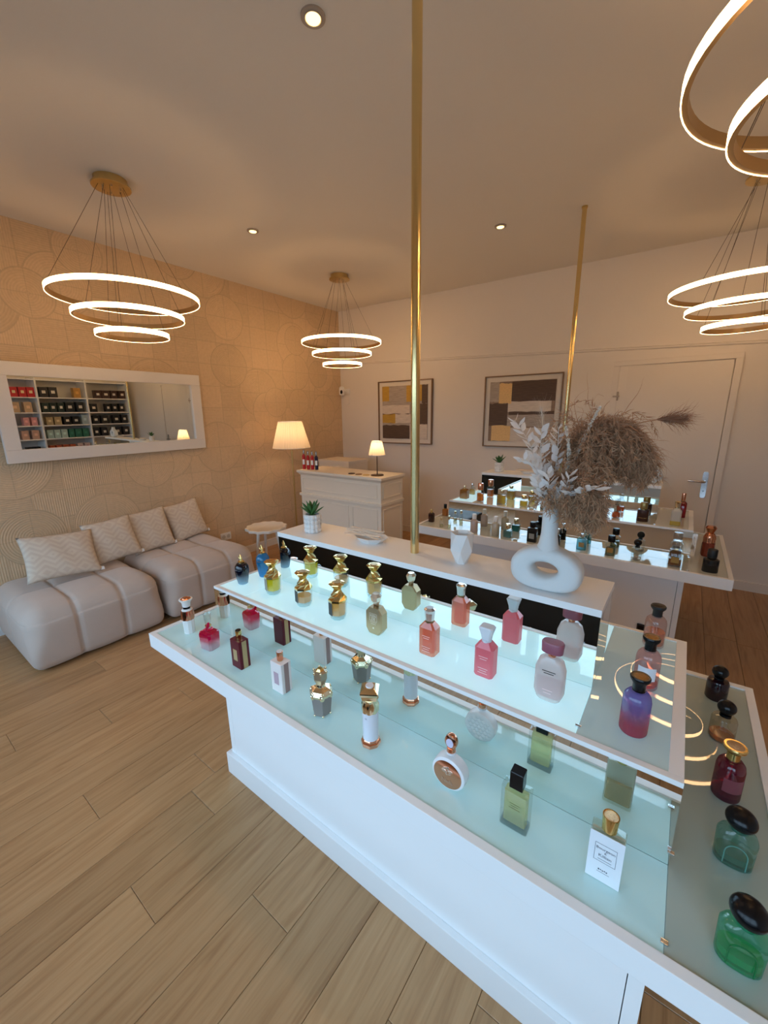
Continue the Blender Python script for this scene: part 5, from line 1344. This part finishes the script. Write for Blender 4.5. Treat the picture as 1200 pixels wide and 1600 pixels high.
def b_rose(T, h): b_facet(T, h, fros('rose red', (0.95, 0.26, 0.31), 0.9), pbr('bluish_white_cap', (0.70, 0.72, 0.76), 0.35))
def b_palepink(T, h):
    w, d = 0.036, 0.020
    m = fros('pale blush', (0.92, 0.84, 0.81), 0.70)
    lofto('bottle_body', [(0, E_(w * 0.70, d * 0.85, 3)), (h * 0.025, E_(w * 0.80, d, 3)), (h * 0.14, E_(w, d, 3.5)), (h * 0.52, E_(w, d, 3.5)), (h * 0.66, E_(w * 0.80, d * 0.95, 3)), (h * 0.725, E_(w * 0.50, d * 0.7, 2.4))], m, T, 50)
    lofto('perfume', [(h * 0.05, E_(w * 0.80, d * 0.7, 3)), (h * 0.30, E_(w * 0.90, d * 0.74, 3.5))], liq('blush', (0.86, 0.55, 0.55), 0.5), T, 50)
    INK = pbr('ink_black', (0.03, 0.03, 0.03), 0.5)
    bars(T, -d - 0.0002, h * 0.515, 0.016, 2, INK, 0.006, 0.0022)
    bars(T, -d - 0.0002, h * 0.20, 0.012, 2, pbr('pale_print', (0.88, 0.72, 0.70), 0.5), 0.008, 0.0015)
    lathe('collar', [(0.009, h * 0.72), (0.0095, h * 0.775)], COPPER, T, 20)
    lofto('cap', [(h * 0.785, E_(0.020, 0.014, 2.6)), (h * 0.80, E_(0.0255, 0.017, 2.6)), (h * 0.945, E_(0.0265, 0.018, 2.6)), (h * 0.965, E_(0.024, 0.016, 2.6))], pbr('plum_cap', (0.30, 0.09, 0.13), 0.35), T, 40)
# ---- smaller designs on the far island
def b_plain(T, h, body, capm, w, d, n=6, lh=None, liqm=None, capk=0.5, hbk=0.68, shoulder=True, label=None):
    hb = h * hbk
    secs = [(0, E_(w * 0.94, d * 0.94, n)), (h * 0.02, E_(w, d, n)), (hb * 0.88, E_(w, d, n)), (hb, E_(w * (0.6 if shoulder else 0.96), d * (0.6 if shoulder else 0.96), n))]
    lofto('bottle_body', secs, body, T, 40)
    if liqm: lofto('perfume', [(h * 0.04, E_(w * 0.86, d * 0.84, n)), (h * lh, E_(w * 0.86, d * 0.84, n))], liqm, T, 40)
    if label: plate('front_label', -w * 0.55, w * 0.55, hb * 0.25, hb * 0.62, -d, label, T)
    lathe('neck', [(min(w, d) * 0.45, hb * 0.99), (min(w, d) * 0.45, hb * 1.06)], GOLD, T, 16)
    lathe('cap', [(w * capk * 0.96, hb * 1.04), (w * capk, hb * 1.08), (w * capk, h * 0.97), (w * capk * 0.9, h)], capm, T, 24)
AMB = liq('amber', (0.72, 0.33, 0.05), 0.5); YEL = liq('golden', (0.80, 0.58, 0.10), 0.45)
def d_dark(T, h): b_plain(T, h, pbr('dark_cola', (0.03, 0.008, 0.006), 0.15), GOLD, 0.026, 0.026, 2.4, capk=0.35, hbk=0.74)
def d_amber(T, h): b_plain(T, h, glass('amber glass', (0.85, 0.50, 0.12), haze=0.3), BLACK, 0.023, 0.020, 6, 0.55, AMB, 0.62, 0.62)
def d_vial(T, h): b_plain(T, h, CLEAR, PALEGOLD, 0.016, 0.016, 2, 0.3, liq('pale straw', (0.85, 0.80, 0.60), 0.3), 0.6, 0.72)
def d_milk(T, h): b_plain(T, h, fros('milky rose', (0.74, 0.62, 0.56), 0.9), WPLAST, 0.027, 0.024, 3, capk=0.6, hbk=0.70)
def d_milk2(T, h): b_plain(T, h, fros('milky sand', (0.72, 0.66, 0.54), 0.9), WPLAST, 0.027, 0.024, 3, capk=0.6, hbk=0.70)
def d_tealcube(T, h): b_plain(T, h, CLEAR, PALEGOLD, 0.033, 0.022, 8, 0.5, liq('deep teal', (0.02, 0.30, 0.28), 0.55), 0.55, 0.64)
def d_blackslab(T, h): b_plain(T, h, pbr('black_flask', (0.010, 0.010, 0.011), 0.2), BLACK, 0.033, 0.018, 10, capk=0.62, hbk=0.70, shoulder=False, label=pbr('grey_label2', (0.30, 0.30, 0.28), 0.4))
def d_smallblack(T, h): b_plain(T, h, pbr('black_flask', (0.010, 0.010, 0.011), 0.2), SILVER, 0.022, 0.020, 4, capk=0.6, hbk=0.66)
def d_skyblue(T, h): b_plain(T, h, glass('sky blue glass', (0.35, 0.70, 0.78), haze=0.3), SILVER, 0.030, 0.016, 8, capk=0.4, hbk=0.76, label=pbr('tan_label', (0.42, 0.28, 0.12), 0.4))
def d_goldlabel(T, h): b_plain(T, h, CLEAR, BLACK, 0.030, 0.024, 6, 0.36, liq('olive green', (0.30, 0.34, 0.16), 0.5), 0.70, 0.66, label=pbr('gold_label', (0.50, 0.32, 0.10), 0.3, 0.6))
def d_orbclear(T, h): b_knob(T, h, CLEAR, liq('water clear', (0.86, 0.82, 0.78), 0.2), 0.029)
def d_cognac(T, h): b_plain(T, h, CLEAR, glass('cap_clear', (0.85, 0.85, 0.86)), 0.036, 0.024, 8, 0.30, liq('cognac', (0.45, 0.17, 0.03), 0.6), 0.70, 0.62, label=pbr('gold_label', (0.50, 0.32, 0.10), 0.3, 0.6))
def d_blackround(T, h): b_plain(T, h, pbr('black_flask', (0.010, 0.010, 0.011), 0.2), MBLACK, 0.038, 0.030, 2.6, capk=0.62, hbk=0.62)
def d_copper(T, h):
    m = pbr('red_copper_lacquer', (0.30, 0.06, 0.03), 0.25, 0.4)
    lofto('bottle_body', [(0, S_(0.030, 12)), (h * 0.05, S_(0.034, 12)), (h * 0.42, S_(0.034, 12)), (h * 0.50, S_(0.026, 12))], m, T, None)
    lofto('copper_filigree', [(h * 0.46, S_(0.031, 40, 0.002, 10)), (h * 0.54, S_(0.030, 40, 0.002, 10, 1.5)), (h * 0.62, S_(0.031, 40, 0.002, 10)), (h * 0.70, S_(0.026, 40, 0.002, 10, 1.5)), (h * 0.76, S_(0.020, 40, 0.001, 10))], COPPER, T, 30)
    lofto('cap', [(h * 0.76, S_(0.016, 10)), (h * 0.86, S_(0.024, 10)), (h * 0.93, S_(0.030, 10)), (h, S_(0.020, 10))], COPPER, T, None)
def d_brownsq(T, h): b_plain(T, h, glass('brown amber glass', (0.52, 0.25, 0.05), haze=0.5), PALEGOLD, 0.033, 0.028, 12, capk=0.35, hbk=0.74)
def d_clearyel(T, h): b_plain(T, h, CLEAR, SILVER, 0.025, 0.020, 6, 0.45, YEL, 0.5, 0.66)
def d_tallorange(T, h): b_plain(T, h, CLEAR, COPPER, 0.027, 0.024, 6, 0.44, liq('burnt orange', (0.85, 0.36, 0.05), 0.5), 0.85, 0.62)
def d_yelsq(T, h): b_plain(T, h, CLEAR, PALEGOLD, 0.034, 0.026, 12, 0.62, YEL, 0.5, 0.80)
def d_yelsmall(T, h): b_plain(T, h, CLEAR, GOLD, 0.030, 0.024, 6, 0.5, YEL, 0.6, 0.66)
def d_greenlow(T, h): b_plain(T, h, glass('bottle green glass', (0.05, 0.14, 0.06), haze=0.4), BLACK, 0.024, 0.024, 2, capk=0.7, hbk=0.6)
def d_orangeclear(T, h): b_facet(T, h, CLEAR, glass('cap_clear', (0.85, 0.85, 0.86)), prints=False, inner=None, crystal=True); lofto('perfume', [(h * 0.05, O_(0.022, 0.017, 0.005)), (h * 0.30, O_(0.022, 0.017, 0.005))], liq('fire orange', (0.85, 0.25, 0.05), 0.55), T, None)
def d_browngold(T, h):
    b_plain(T, h, pbr('dark_brown_glass', (0.05, 0.016, 0.010), 0.2), pbr('antique_gold_cap', (0.35, 0.26, 0.10), 0.3, 0.7), 0.034, 0.030, 2.6, capk=0.62, hbk=0.62, shoulder=False)
    lathe('gold_band', [(0.0345, h * 0.2), (0.0345, h * 0.215)], GOLD, T, 24)
def d_whiteyel(T, h): b_facet(T, h, fros('milk white', (0.80, 0.77, 0.70), 0.9, ((0.80, 0.60, 0.10), h * 0.16, h * 0.20)), PALEGOLD, prints=False, crystal=True)
def d_redtall(T, h): b_plain(T, h, glass('ruby glass', (0.50, 0.02, 0.03), haze=0.5), COPPER, 0.024, 0.022, 4, capk=0.5, hbk=0.66)

Z1, Z2 = 0.634, 0.838
Y1, Y2 = 0.757, 0.962
NEAR = [
 (b_column_gold, -1.635, 0.770, Z1, 0.163, 0, 'white column bottle with copper filigree and saucer cap on the lower tier'),
 (b_red_ribbon, -1.450, Y1, Z1, 0.160, 0.15, 'red to clear bottle with crystal stopper and red ribbon'),
 (b_burg, -1.240, Y1, Z1, 0.148, 0, 'burgundy slab bottle with gold side plates and black cap top'),
 (b_blush, -1.007, Y1, Z1, 0.147, 0, 'blush white slab bottle with mauve label on the lower tier'),
 (b_grey_gold, -0.816, Y1, Z1, 0.158, 0.35, 'grey hexagonal bottle with gold draped shoulders'),
 (b_tower, -0.615, Y1 - 0.006, Z1, 0.190, 0.55, 'tall white tower bottle with square copper cap'),
 (b_round, -0.368, Y1 + 0.004, Z1, 0.150, 0.0, 'round pearl white flask with a copper medallion'),
 (b_clear_black, -0.202, Y1, Z1, 0.150, 0, 'clear glass bottle of olive perfume with black cube cap'),
 (b_label_gold, -0.022, Y1, Z1, 0.154, 0.0, 'white labelled glass bottle with embossed gold cap'),
 (b_green, 0.185, 0.745, Z1, 0.132, 0.0, 'emerald green oval flask with big black disc cap'),
 (b_teal, 0.190, 0.944, Z1, 0.130, 0.0, 'pale teal oval flask with big black disc cap'),
 (b_magenta, 0.188, 1.128, Z1, 0.145, 0.3, 'magenta and purple flask with embossed gold cap'),
 (b_amberknob, 0.190, 1.349, Z1, 0.121, 0, 'smoky clear flask with apricot base and black ball cap'),
 (b_darkknob, 0.185, 1.552, Z1, 0.115, 0, 'dark plum flask with black ball cap'),
 (b_navy, -1.477, 0.951, Z2, 0.132, 0, 'navy to clear amphora bottle with gold horn cap'),
 (b_azure, -1.468, 1.055, Z2, 0.149, 0.4, 'azure blue amphora bottle with gold horn cap'),
 (b_satin_y, -1.284, Y2, Z2, 0.144, 0.1, 'bottle of bright yellow perfume with twisted gold cap'),
 (b_satin_o, -1.102, Y2, Z2, 0.139, 0.1, 'nearly empty bottle of orange perfume with twisted gold cap and black label'),
 (b_satin_a, -0.925, Y2, Z2, 0.139, 0.1, 'full bottle of honey perfume with twisted gold cap and black label'),
 (b_kenzie, -0.751, Y2, Z2, 0.142, 0.0, 'antique gold octagonal bottle lettered in cream'),
 (b_orange, -0.549, Y2, Z2, 0.150, 0.0, 'coral orange faceted bottle with crystal cap'),
 (b_rose, -0.369, Y2, Z2, 0.148, 0.0, 'rose red frosted bottle with flared bluish white cap'),
 (b_palepink, -0.199, Y2, Z2, 0.166, 0.0, 'pale blush frosted bottle with oval plum cap'),
 (b_sunset, -0.013, Y2, Z2, 0.143, 0, 'violet to red shaded flask with black medallion cap'),
 (b_pinkjar, -0.005, 1.159, Z2, 0.146, 0, 'clear rose flask with white label and black cap'),
 (b_peachjar, -0.002, 1.400, Z2, 0.135, 0, 'blush clear flask of peach perfume with flat black cap'),
]
FAR = [
 (d_dark, -1.687, 2.960, Z1, 0.109, 'dark cola bottle with gold cap at the end of the far lower tier'),
 (d_amber, -1.688, 3.212, Z1, 0.108, 'amber bottle with black cap on the far lower tier'),
 (d_vial, -1.468, 2.865, Z1, 0.102, 'clear vial with gold cap on the far lower tier'),
 (d_vial, -1.530, 2.850, Z1, 0.086, 'shorter clear vial with gold cap on the far lower tier'),
 (d_milk, -1.255, 2.876, Z1, 0.145, 'milky rose bottle with white cap on the far lower tier'),
 (d_milk2, -1.080, 2.876, Z1, 0.150, 'milky sand bottle with white cap on the far lower tier'),
 (d_tealcube, -0.988, 2.884, Z1, 0.105, 'deep teal perfume in a clear block bottle'),
 (d_blackslab, -0.806, 2.876, Z1, 0.148, 'black slab bottle with a grey label'),
 (d_smallblack, -0.640, 2.890, Z1, 0.120, 'small black bottle with silver cap behind the ring vase'),
 (d_skyblue, -0.480, 2.889, Z1, 0.112, 'sky blue flat bottle with a tan label'),
 (d_goldlabel, -0.305, 2.876, Z1, 0.132, 'clear bottle with black cap and gold label'),
 (d_orbclear, -0.160, 2.876, Z1, 0.133, 'clear bottle with a black ball cap on the far lower tier'),
 (d_cognac, 0.038, 2.876, Z1, 0.160, 'clear square bottle with a little cognac perfume'),
 (d_blackround, 0.206, 2.882, Z1, 0.135, 'stout matt black bottle on the far lower tier'),
 (d_copper, 0.200, 3.200, Z1, 0.200, 'tall red copper filigree bottle on the far lower tier'),
 (d_brownsq, -1.460, 3.120, Z2, 0.111, 'square brown amber bottle on the far upper tier'),
 (d_clearyel, -1.470, 3.300, Z2, 0.104, 'clear bottle with pale yellow perfume on the far upper tier'),
 (d_tallorange, -1.300, 3.081, Z2, 0.150, 'tall clear bottle with burnt orange perfume'),
 (d_yelsq, -1.120, 3.081, Z2, 0.115, 'square bottle full of golden perfume'),
 (d_yelsmall, -0.945, 3.081, Z2, 0.091, 'small bottle of golden perfume with gold cap'),
 (d_greenlow, -0.796, 3.081, Z2, 0.055, 'tiny bottle green flask on the far upper tier'),
 (d_orangeclear, -0.320, 3.081, Z2, 0.130, 'faceted clear bottle with fire orange perfume'),
 (d_browngold, -0.166, 3.081, Z2, 0.126, 'dark brown bottle with antique gold cap'),
 (d_whiteyel, 0.010, 3.081, Z2, 0.155, 'milk white and yellow faceted bottle'),
 (d_redtall, 0.036, 3.340, Z2, 0.165, 'tall ruby bottle with copper cap'),
]
for fn, x, y, z, h, rz, lb in NEAR:
    fn(thing('perfume_bottle', lb, 'perfume bottle', (x, y, z), rz, 'bottles on the backlit island'), h)
for fn, x, y, z, h, lb in FAR:
    fn(thing('perfume_bottle', lb, 'perfume bottle', (x, y, z), 0, 'bottles on the far island'), h)

# ------------------------------------------------------------------ things seen only in the island mirrors
BG = thing('tote_bag', 'crumpled white tote bag with black handles on the floor near the shop window', 'bag', (0.12, -0.20, 0))
rr = random.Random(3)
bm = bmesh.new(); secs = []
for i in range(8):
    t = i / 7; k_ = 20
    sec = [((0.15 - 0.03 * t + rr.uniform(-.008, .008)) * math.copysign(abs(math.cos(a)) ** 0.6, math.cos(a)), (0.065 - 0.035 * t + rr.uniform(-.006, .006)) * math.copysign(abs(math.sin(a)) ** 0.6, math.sin(a))) for a in [2 * PI * j / k_ for j in range(k_)]]
    secs.append((0.24 * t, sec))
loft(bm, secs); finish(bm, 'bag_body', pbr('white_canvas', (0.72, 0.72, 0.72), 0.8), BG, smooth=50)
for s in (-1, 1):
    tubeo('bag_handle', [(-0.06, s * 0.028, 0.23), (-0.05, s * 0.05, 0.30), (0.0, s * 0.07, 0.31), (0.05, s * 0.05, 0.29), (0.06, s * 0.028, 0.23)], 0.006, MBLACK, BG)
PF = thing('storage_pouf', 'black storage pouf on the floor between the two display islands', 'pouf', (-1.95, 2.12, 0))
boxo('pouf_body', -0.27, 0.27, -0.2, 0.2, 0.02, 0.42, MBLACK, PF, 0.02)
boxo('pouf_lid', -0.28, 0.28, -0.21, 0.21, 0.42, 0.50, MBLACK, PF, 0.025)
for a in (-1, 1):
    for b in (-1, 1): lathe('foot', [(0.015, 0), (0.018, 0.03)], BLACK, PF, 10, loc=(a * 0.22, b * 0.15, 0))
